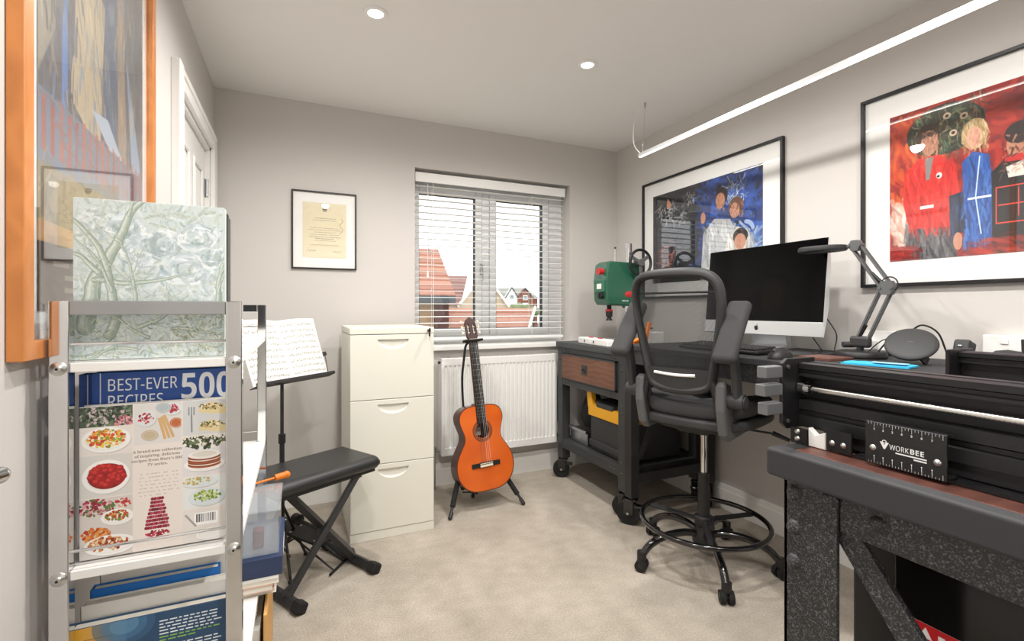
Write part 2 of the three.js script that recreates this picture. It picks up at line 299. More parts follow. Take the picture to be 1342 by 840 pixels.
{
  const o = thing('framed_poster', 'tall poster in a deep honey-oak frame hung on the side wall', 'poster', [0, 1.08, 1.7]);
  const z0 = 1.312, z1 = 2.092, y0 = 1.082, y1 = 2.24, t = 0.032, d = 0.024;
  for (const y of [y0, y1 - t]) part('frame_rail', box(0.001, d, y, y + t, z0 + 0.002, z1 - 0.002, 0.002), m.oak, o);
  part('frame_stile', box(0.001, d + 0.0005, y0, y1, z1 - t, z1, 0.002), m.oak, o); part('frame_stile', box(0.001, d + 0.0005, y0, y1, z0, z0 + t, 0.002), m.oak, o);
  part('mount', box(0.003, 0.008, y0 + t, y1 - t, z0 + t, z1 - t), mat('#dfe2e4', 0.8), o);
  const pw = z1 - z0 - 2 * t - 0.1, ph = y1 - y0 - 2 * t - 0.1;
  part('print', sheet(pw, ph, 0.0092, (y0 + y1) / 2, (z0 + z1) / 2, PI / 2), matPrint(posterTall), o, 'muted grey-blue painting with beige drapery shapes and a red band', true);
  part('glass', box(0.0115, 0.0125, y0 + t, y1 - t, z0 + t, z1 - t), m.glass, o);
}
const certTex = canvas(256, 330, (c, w, h) => {
  c.fillStyle = '#e6dcbf'; c.fillRect(0, 0, w, h); strokes(c, 80, 0, 0, w, h, ['#e9e0c6', '#e2d7b8'], 60, 20, 0);
  c.fillStyle = '#4a463c'; c.fillRect(w / 2 - 14, 26, 28, 7); c.fillRect(w / 2 - 14, 36, 28, 7); c.fillRect(w / 2 - 10, 46, 20, 5);
  c.globalAlpha = 0.65; for (const [y, a] of [[92, 60], [104, 70], [150, 84], [162, 96], [176, 64], [190, 80], [204, 90], [226, 62], [252, 84]]) for (let x = w / 2 - a; x < w / 2 + a; x += 7) c.fillRect(x, y, rr(3, 6), 2.4);
  c.font = 'bold 11px serif'; c.globalAlpha = 0.8; for (let x = 74; x < 180; x += 9) c.fillRect(x, 214, 6, 3.5);
  c.strokeStyle = '#4a463c'; c.lineWidth = 1.3; c.beginPath(); c.moveTo(24, 292); for (let i = 0; i < 14; i++) c.lineTo(24 + i * 4, 290 + rr(-6, 5)); c.stroke(); c.beginPath(); c.moveTo(180, 294); for (let i = 0; i < 12; i++) c.lineTo(180 + i * 4, 292 + rr(-6, 5)); c.stroke();
  c.globalAlpha = 0.4; c.lineWidth = 3; c.beginPath(); for (let i = 0; i < 9; i++) c.lineTo(226 + Math.sin(i * 1.4) * 10, 90 + i * 12); c.stroke(); c.globalAlpha = 1;
});
{
  const o = thing('framed_certificate', 'small cream certificate in a thin black frame beside the window', 'certificate', [0.571, 1.406, 0]);
  const x0 = 0.389, x1 = 0.754, y0 = 1.406, y1 = 1.872, t = 0.009;
  part('frame', extr(shape(rect(x0, y0, x1, y1), [rect(x0 + t, y0 + t, x1 - t, y1 - t).reverse()]), 0.016, 0.001), m.frameBlack, o);
  part('mount', box(x0 + t, x1 - t, y0 + t, y1 - t, 0.002, 0.006), m.white, o);
  part('print', sheet(0.245, 0.33, 0.572, 1.64, 0.0068), matPrint(certTex), o, 'cream paper with small dark lines of print', true);
  part('glass', box(x0 + t, x1 - t, y0 + t, y1 - t, 0.0095, 0.0105), m.glass, o);
}

// ---------- chrome shelf rack and what stands on it ----------
{
  const o = thing('shelf_rack', 'chrome framed shelf rack with white shelves against the side wall', 'rack', [0.176, 0, 1.61]);
  const X0 = 0.03, X1 = 0.323, ZF = 2.03, ZB = 1.2, top = 1.182, t = 0.028;
  for (const z of [ZF, ZB]) {
    const n = z === ZF ? -1 : 1;
    for (const x of [X0, X1 - t]) part('post', box(x, x + t, 0, top, Math.min(z, z + n * t), Math.max(z, z + n * t), 0.0025, 2), m.chrome, o);
    part('crossbar', box(X0 + t, X1 - t, top - 0.026, top, Math.min(z, z + n * t), Math.max(z, z + n * t), 0.002, 2), z === ZF ? m.brushed : m.chrome, o);
  }
  for (const y of [1.055, 0.689, 0.33, 0.03]) {
    part('shelf', [box(X0 + 0.004, X1 - 0.004, y, y + 0.017, ZB + t, ZF - t, 0.002), box(X0 + t, X1 - t, y, y + 0.017, ZF - t, ZF - 0.004, 0.002), box(X0 + t, X1 - t, y, y + 0.017, ZB + 0.004, ZB + t, 0.002)], m.white, o);
    for (const z of [ZF, ZB]) for (const x of [X0 + t / 2, X1 - t / 2]) {
      const s = z === ZF ? 1 : -1, b = part('bolt', T(lathe([[0.0005, 0.007], [0.005, 0.007], [0.0062, 0.005], [0.0068, 0.003], [0.011, 0.002], [0.0125, 0.0]], 20), x, y + 0.008, z, s * PI / 2), m.zinc, o);
      part('socket', T(new THREE.CylinderGeometry(0.0025, 0.0025, 0.001, 6), x, y + 0.008, z + s * 0.0072, PI / 2), m.black, b);
    }
    if (y > 0.1) { part('guard_rod', rod([X0 + t, y + 0.05, ZF - 0.008], [X1 - t, y + 0.05, ZF - 0.008], 0.0028, 10), m.chrome, o); part('guard_rod', rod([X0 + t, y + 0.05, ZB + 0.008], [X1 - t, y + 0.05, ZB + 0.008], 0.0028, 10), m.chrome, o); }
  }
}
function book(name, label, x0, x1, y0, y1, z0, z1, cover, front, group, spineRight = true) {     // stands with its front board towards +z
  const o = thing(name, label, 'book', [(x0 + x1) / 2, y0, (z0 + z1) / 2], group), c = 0.0025;
  part('page_block', box(x0 + 0.004, x1 - 0.004, y0 + 0.003, y1 - 0.003, z0 + c, z1 - c), m.page, o);
  part('cover', [box(x0, x1, y0, y1, z1 - c, z1, 0.0008), box(x0, x1, y0, y1, z0, z0 + c, 0.0008), spineRight ? box(x1 - c, x1, y0, y1, z0, z1, 0.0008) : box(x0, x0 + c, y0, y1, z0, z1, 0.0008)], cover, o);
  if (front) part('cover_print', sheet(x1 - x0 - 0.001, y1 - y0 - 0.001, (x0 + x1) / 2, (y0 + y1) / 2, z1 + 0.0004, 0, 0, 0.0006), matPrint(front, 0.35), o, undefined, true);
  return o;
}
const treeCover = canvas(760, 940, (c, w, h) => {
  c.fillStyle = '#ccd8d8'; c.fillRect(0, 0, w, h);
  strokes(c, 900, 0, 0, w, h, ['#dfe8ea', '#b4c4c0', '#9fb2aa', '#cddbdf', '#e8eff0', '#bfc6b4', '#a8bac0'], 80, 18);
  const sweep = (x, y, r, n, cols) => { for (let i = 0; i < n; i++) { c.globalAlpha = rr(0.3, 0.75); c.strokeStyle = cols[rnd() * cols.length | 0]; c.lineWidth = rr(9, 30); c.lineCap = 'round'; c.beginPath(); const a = rr(0, 6.28); c.ellipse(x + rr(-8, 8), y + rr(-8, 8), r * rr(0.25, 1), r * rr(0.2, 0.7), rr(-0.5, 0.5), a, a + rr(0.3, 1.3)); c.stroke(); } c.globalAlpha = 1; };
  for (const [x, y, r] of [[320, 300, 150], [430, 250, 120], [600, 200, 130], [560, 400, 140], [700, 330, 90], [250, 150, 100]]) { sweep(x, y, r, 70, ['#f2f7f9', '#dbe6ec', '#b6c8d2', '#8ea4ac', '#eef4f6']); sweep(x, y, r * 0.8, 16, ['#9fb0b2', '#b0bfc0', '#c4d3d8']); }
  const limb = (x, y, a, l, t, d) => {
    const pts = []; for (let i = 0; i <= 18; i++) { pts.push([x, y, t * (1 - i / 26)]); x += Math.cos(a) * l / 18; y += Math.sin(a) * l / 18; a += rr(-0.22, 0.22); }
    for (const [k, col, sh] of [[1, '#8b9d92', 0], [0.8, '#a5b5aa', 0.06], [0.5, '#c0ccc2', 0.14], [0.2, '#d9e2dc', 0.2]]) { c.strokeStyle = col; c.globalAlpha = 0.82; c.lineCap = 'round'; c.lineJoin = 'round'; for (let i = 1; i < pts.length; i++) { c.lineWidth = pts[i][2] * k; c.beginPath(); c.moveTo(pts[i - 1][0] - pts[i - 1][2] * sh, pts[i - 1][1]); c.lineTo(pts[i][0] - pts[i][2] * sh, pts[i][1]); c.stroke(); } }
    c.globalAlpha = 1; strokes(c, 30, Math.min(...pts.map((p) => p[0])) - t / 2, Math.min(...pts.map((p) => p[1])), Math.max(...pts.map((p) => p[0])) + t / 2, Math.max(...pts.map((p) => p[1])), ['#7f9284', '#9db09f', '#c9d4c4'], 34, 3, a);
    if (d > 0) for (let i = 0; i < 3; i++) { const q = pts[5 + (rnd() * 11 | 0)]; limb(q[0], q[1], a + rr(-1.3, 1.3), l * rr(0.3, 0.6), q[2] * 0.5, d - 1); }
  };
  limb(56, h * 0.8, -1.5, h * 0.9, 96, 1); limb(170, h * 0.85, -1.2, h * 0.85, 62, 1); limb(300, h * 0.7, -1.6, h * 0.5, 26, 1); limb(730, h * 0.8, -1.6, h * 0.8, 40, 1);
  for (let i = 0; i < 7; i++) limb(rr(0, w), h * rr(0.78, 0.98), rr(-0.5, 0.5) + (i % 2 ? PI : 0), w * rr(0.4, 0.7), rr(14, 34), 1);
  strokes(c, 700, 0, 0, w, h, ['#edf3f4', '#8ba096', '#b2c2ba', '#72857a', '#d8e3e4'], 24, 3); strokes(c, 260, 0, h * 0.72, w, h, ['#a9ab90', '#8f9d82', '#e9e8d6', '#75846c', '#c9cdb4'], 30, 9); strokes(c, 160, w * 0.62, h * 0.7, w, h * 0.95, ['#ded9be', '#b0a888', '#f0eedc', '#7c8468'], 22, 10);
});
book('art_book', 'large art book with a pale misty woodland cover standing above the rack', 0.049, 0.288, 1.073, 1.372, 1.955, 1.985, mat('#cfdbd8', 0.4), treeCover, undefined);
book('art_book', 'black bound art book right behind the woodland cover book', 0.052, 0.2895, 1.073, 1.366, 1.93, 1.9535, mat('#1b1c1f', 0.4), null);
book('art_book', 'black bound art book furthest back behind the woodland cover book', 0.052, 0.2895, 1.073, 1.362, 1.902, 1.9285, mat('#222326', 0.4), null);

const foodCover = canvas(768, 900, (c, w, h) => {
  c.fillStyle = '#efe7e1'; c.fillRect(0, 0, w, h);
  const tile = (x, y, a, b, col) => { c.save(); c.beginPath(); c.rect(x, y, a, b); c.clip(); c.fillStyle = col; c.fillRect(x, y, a, b); };
  const dabs = (x, y, a, b, cols, n, s) => { for (let i = 0; i < n; i++) { const t = rr(0, 2 * PI), q = Math.sqrt(rnd()); oval(c, cols[rnd() * cols.length | 0], x + Math.cos(t) * a * q, y + Math.sin(t) * b * q, rr(0.5, 1) * s, rr(0.4, 0.8) * s, rr(0, 3)); } };
  const plate = (x, y, a, b, col = '#f7f6f4') => { oval(c, '#cfcac6', x + 4, y + 6, a, b); oval(c, col, x, y, a, b); oval(c, '#eae8e6', x, y, a * 0.82, b * 0.8); oval(c, col, x, y, a * 0.78, b * 0.75); };
  // column 1
  tile(0, 0, 262, 130, '#4c5a4a'); dabs(130, 50, 140, 70, ['#394438', '#66765c', '#7c8a72', '#2d352c', '#c9b8bb'], 260, 12); dabs(215, 100, 50, 40, ['#d88f98', '#e4b3b6', '#c36a76'], 60, 9); c.restore();
  tile(0, 120, 262, 170, '#e9e3dd'); plate(130, 200, 122, 76); dabs(130, 190, 92, 52, ['#e9a53a', '#d9582c', '#e9cf55', '#8ba13c', '#f1e2b4', '#c33c2a'], 160, 13); c.restore();
  tile(0, 290, 262, 250, '#dcdad6'); plate(130, 420, 118, 100); oval(c, '#8c1f1f', 134, 418, 96, 76); for (let i = 0; i < 44; i++) { const t = rr(0, 6.28), q = Math.sqrt(rnd()), x = 134 + Math.cos(t) * 84 * q, y = 414 + Math.sin(t) * 62 * q; oval(c, '#a81f22', x, y, 19, 17); oval(c, '#cf3a34', x - 3, y - 4, 12, 10); } c.restore();
  tile(0, 545, 262, 355, '#d9d3ce'); dabs(80, 600, 90, 50, ['#8c2336', '#b23048', '#5e7a3e', '#d9a0a6'], 110, 12); dabs(210, 590, 40, 30, ['#b9353a', '#cc4b3f', '#e9d9c9'], 40, 11); plate(185, 668, 82, 48); dabs(185, 660, 60, 30, ['#c4532c', '#e0a04a', '#6f8a3a', '#a02c28'], 80, 9); dabs(80, 760, 70, 40, ['#d8742c', '#b8481f', '#e29a4a'], 70, 13); plate(150, 830, 130, 60); dabs(140, 820, 100, 38, ['#b8572f', '#d38a52', '#e9cfa4', '#8e3620'], 110, 12); c.restore();
  // column 2
  tile(268, 0, 250, 250, '#e3e0de'); plate(330, 90, 56, 50, '#dfe6ea'); dabs(330, 88, 40, 34, ['#c92d3a', '#8e2030', '#e9d9d9'], 60, 8); plate(470, 40, 50, 40, '#dfe6ea'); dabs(470, 40, 34, 26, ['#a3222c', '#c0394a'], 40, 8); c.strokeStyle = '#d9b27c'; c.lineWidth = 16; c.lineCap = 'round'; for (const k of [0, 1, 2]) { c.beginPath(); c.moveTo(400 + k * 14, 100 - k * 8); c.lineTo(430 + k * 22, 220 - k * 4); c.stroke(); } plate(350, 195, 44, 32, '#c9b99b'); plate(490, 130, 34, 30, '#c46a3a'); plate(420, 30, 40, 30, '#b9c4c9'); c.restore();
  c.fillStyle = '#7d6f6c'; c.textAlign = 'center'; c.font = 'bold 22px serif';
  ['A brand-new collection', 'of inspiring, delicious', "recipes from Mary's BBC", 'TV series.'].forEach((s, i) => c.fillText(s, 392, 300 + i * 28));
  c.fillStyle = '#cbbcb8'; c.font = '17px serif'; for (let i = 0; i < 7; i++) for (let x = 290 + rr(0, 14); x < 494 - (i === 6 ? 60 : 0); x += rr(14, 34)) c.fillRect(x, 430 + i * 22, rr(8, 16), 5);
  for (let r = 0; r < 9; r++) { const hw = 26 + r * 4.5; for (let x = -hw; x <= hw; x += 13) { oval(c, ['#8c1f38', '#a82c48', '#b84a62', '#6e1a30'][rnd() * 4 | 0], 392 + x + rr(-2, 2), 590 + r * 22, 9, 10); } } dabs(392, 805, 60, 18, ['#a52236', '#c83a4a', '#7c1a2a'], 50, 9);
  // column 3
  tile(526, 0, 242, 220, '#d9dbdc'); c.strokeStyle = '#8a9098'; c.lineWidth = 7; for (const x of [560, 574, 588]) { c.beginPath(); c.moveTo(x, 40); c.lineTo(x, 92); c.stroke(); } c.lineWidth = 9; c.beginPath(); c.moveTo(574, 92); c.lineTo(576, 200); c.stroke(); for (const y of [50, 165]) { poly(c, '#e9d9a8', [[620, y - 10], [690, y - 40], [768, y], [768, y + 46], [690, y + 40], [612, y + 26]]); dabs(690, y - 8, 74, 20, ['#8a6a34', '#c9b27c', '#5c6a3a', '#f1ead0'], 70, 8); } c.restore();
  tile(526, 228, 242, 250, '#e4e2e4'); dabs(640, 262, 130, 44, ['#3e4a34', '#2f3828', '#f1efe8', '#6c7a54', '#e9e2d0'], 170, 14); plate(648, 408, 114, 46); for (const [i, k] of [0, 1, 2, 3].entries()) { oval(c, i % 2 ? '#f2ebdf' : '#b2603a', 646, 408 - k * 14, 92, 26); oval(c, '#8e4426', 646, 405 - k * 14, 92, 22); } oval(c, '#f4f1ea', 646, 348, 90, 28); oval(c, '#e3dfd6', 646, 344, 70, 18); c.restore();
  tile(526, 486, 242, 200, '#e9ecec'); plate(620, 520, 100, 34, '#dfe9ee'); dabs(600, 512, 80, 22, ['#9fb26a', '#e9e4c0', '#c9a45a'], 70, 8); plate(660, 620, 104, 56, '#dbe7ee'); dabs(660, 610, 76, 34, ['#8fae44', '#c9d88c', '#6f8e34', '#e9e9c4'], 110, 10); c.restore();
  tile(526, 692, 242, 208, '#e9e4df'); c.fillStyle = '#fff'; c.fillRect(590, 716, 132, 78); c.fillStyle = '#222'; for (let x = 600; x < 712; x += rr(4, 8)) c.fillRect(x, 724, rr(1.5, 4), 52); c.strokeStyle = '#a9a4a0'; c.lineWidth = 12; c.beginPath(); c.moveTo(540, 720); c.lineTo(600, 800); c.stroke(); plate(690, 860, 90, 40); c.restore();
});
const blueCover = canvas(768, 900, (c, w, h) => {
  c.fillStyle = '#1d4ea0'; c.fillRect(0, 0, w, h); c.strokeStyle = '#dfe8f4'; c.lineWidth = 6; c.beginPath(); c.moveTo(44, 0); c.lineTo(44, h); c.stroke();
  c.fillStyle = '#f2f6fb'; c.font = '84px sans-serif'; c.textAlign = 'left'; c.fillText('BEST-EVER', 76, 92, 388); c.fillText('RECIPES', 76, 176, 380); c.font = 'bold 190px sans-serif'; c.fillText('500', 478, 154, 350);
  c.fillStyle = '#e9e4dc'; c.fillRect(60, 260, w - 120, 560); strokes(c, 200, 100, 300, w - 100, 780, ['#b0402a', '#e2b04a', '#6f8a3a', '#f1e4c4'], 50, 24);
});
book('cookbook', 'white cookbook with food photographs facing out on the rack', 0.0615, 0.292, 0.709, 0.988, 1.972, 1.9965, m.paper, foodCover, undefined);
book('cookbook', 'blue recipe book with white capital title behind the white cookbook', 0.0705, 0.294, 0.709, 1.046, 1.938, 1.968, m.blue, blueCover, undefined, false);
book('cookbook', 'blue book peeping out between rack post and blue recipe book', 0.0405, 0.272, 0.709, 1.041, 1.902, 1.934, mat('#245ba8', 0.5), blueCover, undefined, false);
for (const [i, [z, h, col, lab]] of [[1.872, 0.33, '#ece7dc', 'cream spined tall book behind the blue recipe books'], [1.84, 0.31, '#d8a93c', 'mustard yellow book behind the blue recipe books'], [1.805, 0.318, '#e7e6e2', 'thin white book furthest back behind the blue recipe books']].entries())
  book('cookbook', lab, 0.06, 0.297 + i * 0.002, 0.709, 0.709 + h, z - 0.014, z + 0.014, mat(col, 0.6), null);

const scienceCover = canvas(768, 900, (c, w, h) => {
  c.fillStyle = '#2b4d70'; c.fillRect(0, 0, w, h); const g = c.createLinearGradient(0, 0, 260, 0); g.addColorStop(0, '#f2b632'); g.addColorStop(0.5, '#cf9f5e'); g.addColorStop(1, '#5d7f9f'); c.fillStyle = g; c.fillRect(0, 0, 260, h);
  for (const [r, col] of [[150, '#3f6a92'], [110, '#4f80a8'], [70, '#6d9bbd']]) { c.globalAlpha = 0.55; oval(c, col, 250, 30, r, r); } c.globalAlpha = 1;
  c.fillStyle = '#6b5a3a'; c.fillRect(60, 84, 130, 4);
  const words = (y, n, col) => { for (let i = 0; i < n; i++) { c.fillStyle = typeof col === 'function' ? col(i) : col; for (let x = 420; x < 700 - (i === n - 1 ? 90 : 0);) { const l = rr(14, 46); c.fillRect(x, y + i * 24, l, 9); x += l + 9; } } };
  words(60, 7, (i) => i > 4 ? '#8fc24a' : '#eef3f8'); words(250, 8, '#eef3f8'); words(470, 6, '#eef3f8');
});
const lowBooks = [['textbook', 'navy textbook with a yellow edge standing foremost on the lower shelf', 0.045, 0.2925, 0.583, 1.965, 1.99, '#2b4d70', scienceCover], ['textbook', 'white backed textbook just behind the navy textbook', 0.052, 0.2935, 0.61, 1.938, 1.963, '#f3f2ee', null], ['folder', 'bright blue folder between white textbooks on the lower shelf', 0.058, 0.272, 0.625, 1.914, 1.936, '#1f78d0', null], ['textbook', 'white textbook behind the bright blue folder', 0.066, 0.294, 0.644, 1.886, 1.912, '#eceae4', null], ['textbook', 'pale grey textbook further back with blue spine edge', 0.07, 0.294, 0.655, 1.858, 1.884, '#e1dfda', null], ['textbook', 'white textbook furthest back on the lower shelf', 0.08, 0.294, 0.662, 1.83, 1.856, '#efeeea', null]];
for (const [n, lab, x0, x1, y1, z0, z1, col, tex] of lowBooks) { const o = book(n, lab, x0, x1, 0.348, y1, z0, z1, mat(col, 0.55), tex, undefined, false); if (n === 'folder') o.userData.category = 'folder'; }

// things piled on the rear of the lower shelves
{
  let y = 0.347;
  for (const [h, x1, z0, z1, col, lab] of [[0.012, 0.366, 1.27, 1.56, '#efece4', 'white magazine at the bottom of the pile under the clear box'], [0.016, 0.36, 1.28, 1.57, '#c9a18e', 'pinkish paperback in the pile under the clear box'], [0.014, 0.372, 1.265, 1.565, '#ddd9cf', 'cream magazine topping the pile under the navy folder']]) {
    const o = thing('magazine', lab, 'magazine', [0.24, y, 1.42]); part('page_block', box(0.112, x1 - 0.003, y + 0.001, y + h - 0.001, z0 + 0.002, z1 - 0.002), m.page, o); part('cover', [box(0.11, x1, y + h - 0.001, y + h, z0, z1), box(0.11, x1, y, y + 0.001, z0, z1), box(0.11, 0.1115, y, y + h, z0, z1)], mat(col, 0.6), o); y += h + 0.0005;
  }
  const nf = thing('box_file', 'navy blue box file lying on the magazines at the rack side', 'file', [0.24, y, 1.4]);
  part('body', box(0.09, 0.382, y, y + 0.055, 1.262, 1.55, 0.003), m.navy, nf); part('spine_label', box(0.3815, 0.3826, y + 0.015, y + 0.04, 1.35, 1.46), m.paper, nf);
  y += 0.0555;
  const cb = thing('plastic_box', 'clear plastic storage box on the navy box file', 'box', [0.24, y, 1.42]), wl = 0.002, Y1 = y + 0.125;
  part('tub', [box(0.1, 0.372, y, y + wl, 1.3, 1.53), box(0.1, 0.1 + wl, y, Y1, 1.3, 1.53), box(0.372 - wl, 0.372, y, Y1, 1.3, 1.53), box(0.1, 0.372, y, Y1, 1.3, 1.3 + wl), box(0.1, 0.372, y, Y1, 1.53 - wl, 1.53)], m.acrylic, cb);
  part('lid', box(0.096, 0.377, Y1, Y1 + 0.006, 1.296, 1.534, 0.002), m.acrylic, cb);
  single('screwdriver', 'orange handled screwdriver jutting past the clear plastic box', 'screwdriver', [rod([0.352, y + 0.145, 1.285], [0.388, y + 0.147, 1.27], 0.011, 14), ball(0.388, y + 0.147, 1.27, 0.0125, 14), rod([0.2, y + 0.14, 1.36], [0.352, y + 0.145, 1.285], 0.004, 8)], m.orange);
  single('pencil_eraser', 'small dark red block inside the clear plastic box', 'eraser', box(0.3, 0.33, y + 0.0035, y + 0.06, 1.46, 1.49, 0.006, 2), mat('#6e2a28', 0.6));
  const wt = thing('wooden_tray', 'pale orange wooden tray crate on the lowest shelf', 'tray', [0.24, 0.047, 1.43]);
  part('side_panel', [box(0.335, 0.345, 0.05, 0.31, 1.26, 1.6, 0.002)], m.pine, wt); part('side_panel', box(0.1, 0.11, 0.05, 0.31, 1.26, 1.6, 0.002), m.pine, wt); part('end_panel', box(0.11, 0.335, 0.05, 0.31, 1.26, 1.27, 0.002), m.pine, wt); part('end_panel', box(0.11, 0.335, 0.05, 0.2, 1.59, 1.6, 0.002), m.pine, wt); part('base', box(0.1, 0.345, 0.047, 0.057, 1.26, 1.6, 0.002), m.pine, wt);
  const patch = canvas(128, 128, (c, w, h) => { c.fillStyle = '#e9e6e0'; c.fillRect(0, 0, w, h); strokes(c, 90, 0, 0, w, h, ['#222', '#b9907c', '#c9c4ba', '#4a4a4a', '#fff'], 22, 5); });
  single('card_box', 'white card box with a patterned lid inside the wooden tray', 'box', [box(0.13, 0.325, 0.0585, 0.25, 1.32, 1.56, 0.003)], m.paper);
  single('patterned_cloth', 'folded black and white patterned cloth on the white card box', 'cloth', T(new RoundedBoxGeometry(0.17, 0.05, 0.2, 3, 0.02), 0.23, 0.2765, 1.44), mat('#fff', 0.9, 0, { map: (patch.wrapS = patch.wrapT = THREE.RepeatWrapping, patch.repeat.set(6, 6), patch) }));
}

// ---------- filing cabinet ----------
{
  const x0 = 0.659, x1 = 1.084, z1 = 0.612, z0 = 0.1, o = thing('filing_cabinet', 'cream metal three-drawer filing cabinet beside the window', 'cabinet', [0.87, 0, 0.35]);
  part('body', [box(x0, x1, 0, 1.036, z0, z1 - 0.02, 0.002), box(x0, x1, 0, 0.043, z1 - 0.022, z1 - 0.002, 0.002)], m.cream, o);
  part('top', box(x0 - 0.001, x1 + 0.001, 1.039, 1.072, z0, z1, 0.004, 2), m.cream, o);
  for (const [a, b] of [[0.046, 0.378], [0.381, 0.706], [0.709, 1.036]]) {
    const scoop = lathe([[0.0005, -1], [0.38, -0.925], [0.707, -0.707], [0.925, -0.38], [1, 0], [0.0005, 0]], 32); scoop.scale(0.079, 0.05, 0.018); scoop.translate((x0 + x1) / 2, b - 0.024, z1);
    part('drawer', cut(box(x0 + 0.001, x1 - 0.001, a, b, z1 - 0.021, z1, 0.0025, 2), scoop, box((x0 + x1) / 2 - 0.074, (x0 + x1) / 2 + 0.074, b - 0.0275, b - 0.0235, z1 - 0.0195, z1 - 0.001)), m.cream, o);
  }
  const k = part('lock', T(new THREE.CylinderGeometry(0.008, 0.008, 0.008, 16), x1 - 0.03, 1.054, z1 + 0.003, PI / 2), m.steel, o);
  part('key', [box(x1 - 0.0315, x1 - 0.0285, 1.046, 1.062, z1 + 0.007, z1 + 0.022), T(new THREE.CylinderGeometry(0.0125, 0.0125, 0.004, 18), x1 - 0.03, 1.056, z1 + 0.03, 0, 0, PI / 2), T(new THREE.CylinderGeometry(0.011, 0.011, 0.004, 18), x1 - 0.032, 1.034, z1 + 0.03, 0, 0, PI / 2)], m.rubber, k, 'black headed key');
}

// ---------- radiator ----------
{
  const x0 = 1.265, x1 = 2.112, y0 = 0.217, y1 = 0.85, o = thing('radiator', 'white ribbed panel radiator under the window', 'radiator', [1.69, 0.217, 0.09]);
  const n = 27, p = []; const pw = (x1 - x0 - 0.03) / n, zf = 0.112;
  for (let i = 0; i < n; i++) { const a = x0 + 0.015 + i * pw; p.push([a, zf], [a + pw * 0.18, zf], [a + pw * 0.36, zf - 0.009], [a + pw * 0.64, zf - 0.009], [a + pw * 0.82, zf]); }
  p.push([x1 - 0.015, zf], [x1 - 0.015, zf - 0.018], [x0 + 0.015, zf - 0.018]);
  const panel = extr(shape(p.map(([x, z]) => [x, -z])), y1 - y0 - 0.1); panel.rotateX(-PI / 2); panel.translate(0, y0 + 0.05, 0);
  part('front_panel', [panel, box(x0, x1, y0, y0 + 0.052, 0.094, zf, 0.006, 2), box(x0, x1, y1 - 0.052, y1, 0.094, zf, 0.006, 2), box(x0, x0 + 0.02, y0 + 0.048, y1 - 0.048, 0.094, zf - 0.0004, 0.006, 2), box(x1 - 0.02, x1, y0 + 0.048, y1 - 0.048, 0.094, zf - 0.0004, 0.006, 2)], m.whiteGloss, o);
  part('back_panel', box(x0 + 0.004, x1 - 0.004, y0 + 0.01, y1 - 0.01, 0.035, 0.052, 0.004), m.whiteGloss, o);
  part('side_cover', box(x0, x0 + 0.0025, y0 + 0.01, y1, 0.03, 0.105), m.whiteGloss, o); part('side_cover', box(x1 - 0.0025, x1, y0 + 0.01, y1, 0.03, 0.105), m.whiteGloss, o);
  for (let i = 0; i < 26; i++) part('top_grille_bar', box(x0 + 0.01 + i * 0.0325, x0 + 0.016 + i * 0.0325, y1 - 0.006, y1 - 0.002, 0.03, 0.1), m.whiteGloss, o);
  for (const x of [x0 + 0.1, x1 - 0.14]) part('bracket', box(x, x + 0.04, y0 + 0.05, y1 - 0.05, 0.001, 0.034), m.white, o);
  part('valve', [rod([x0, y0 + 0.03, 0.07], [x0 - 0.045, y0 + 0.03, 0.07], 0.009, 12), rod([x0 - 0.035, y0 - 0.005, 0.07], [x0 - 0.035, y0 + 0.055, 0.07], 0.014, 14)], m.steel, o, 'chrome lockshield valve'); part('pipe', rod([x0 - 0.035, 0.0, 0.07], [x0 - 0.035, y0, 0.07], 0.0075, 10), m.steel, o);
  part('valve', [rod([x1, y0 + 0.03, 0.07], [x1 + 0.045, y0 + 0.03, 0.07], 0.009, 12), rod([x1 + 0.035, y0 - 0.005, 0.07], [x1 + 0.035, y0 + 0.055, 0.07], 0.013, 14)], m.steel, o); part('thermostat_head', lathe([[0.001, 0.085], [0.017, 0.083], [0.021, 0.07], [0.021, 0.01], [0.016, 0.0], [0.001, 0]], 18).translate(x1 + 0.035, y0 + 0.055, 0.07), m.white, o); part('pipe', rod([x1 + 0.035, 0, 0.07], [x1 + 0.035, y0, 0.07], 0.0075, 10), m.steel, o);
  part('bleed_screw', rod([x0 - 0.012, y1 - 0.03, 0.075], [x0, y1 - 0.03, 0.075], 0.009, 10), m.gasket, o);
}
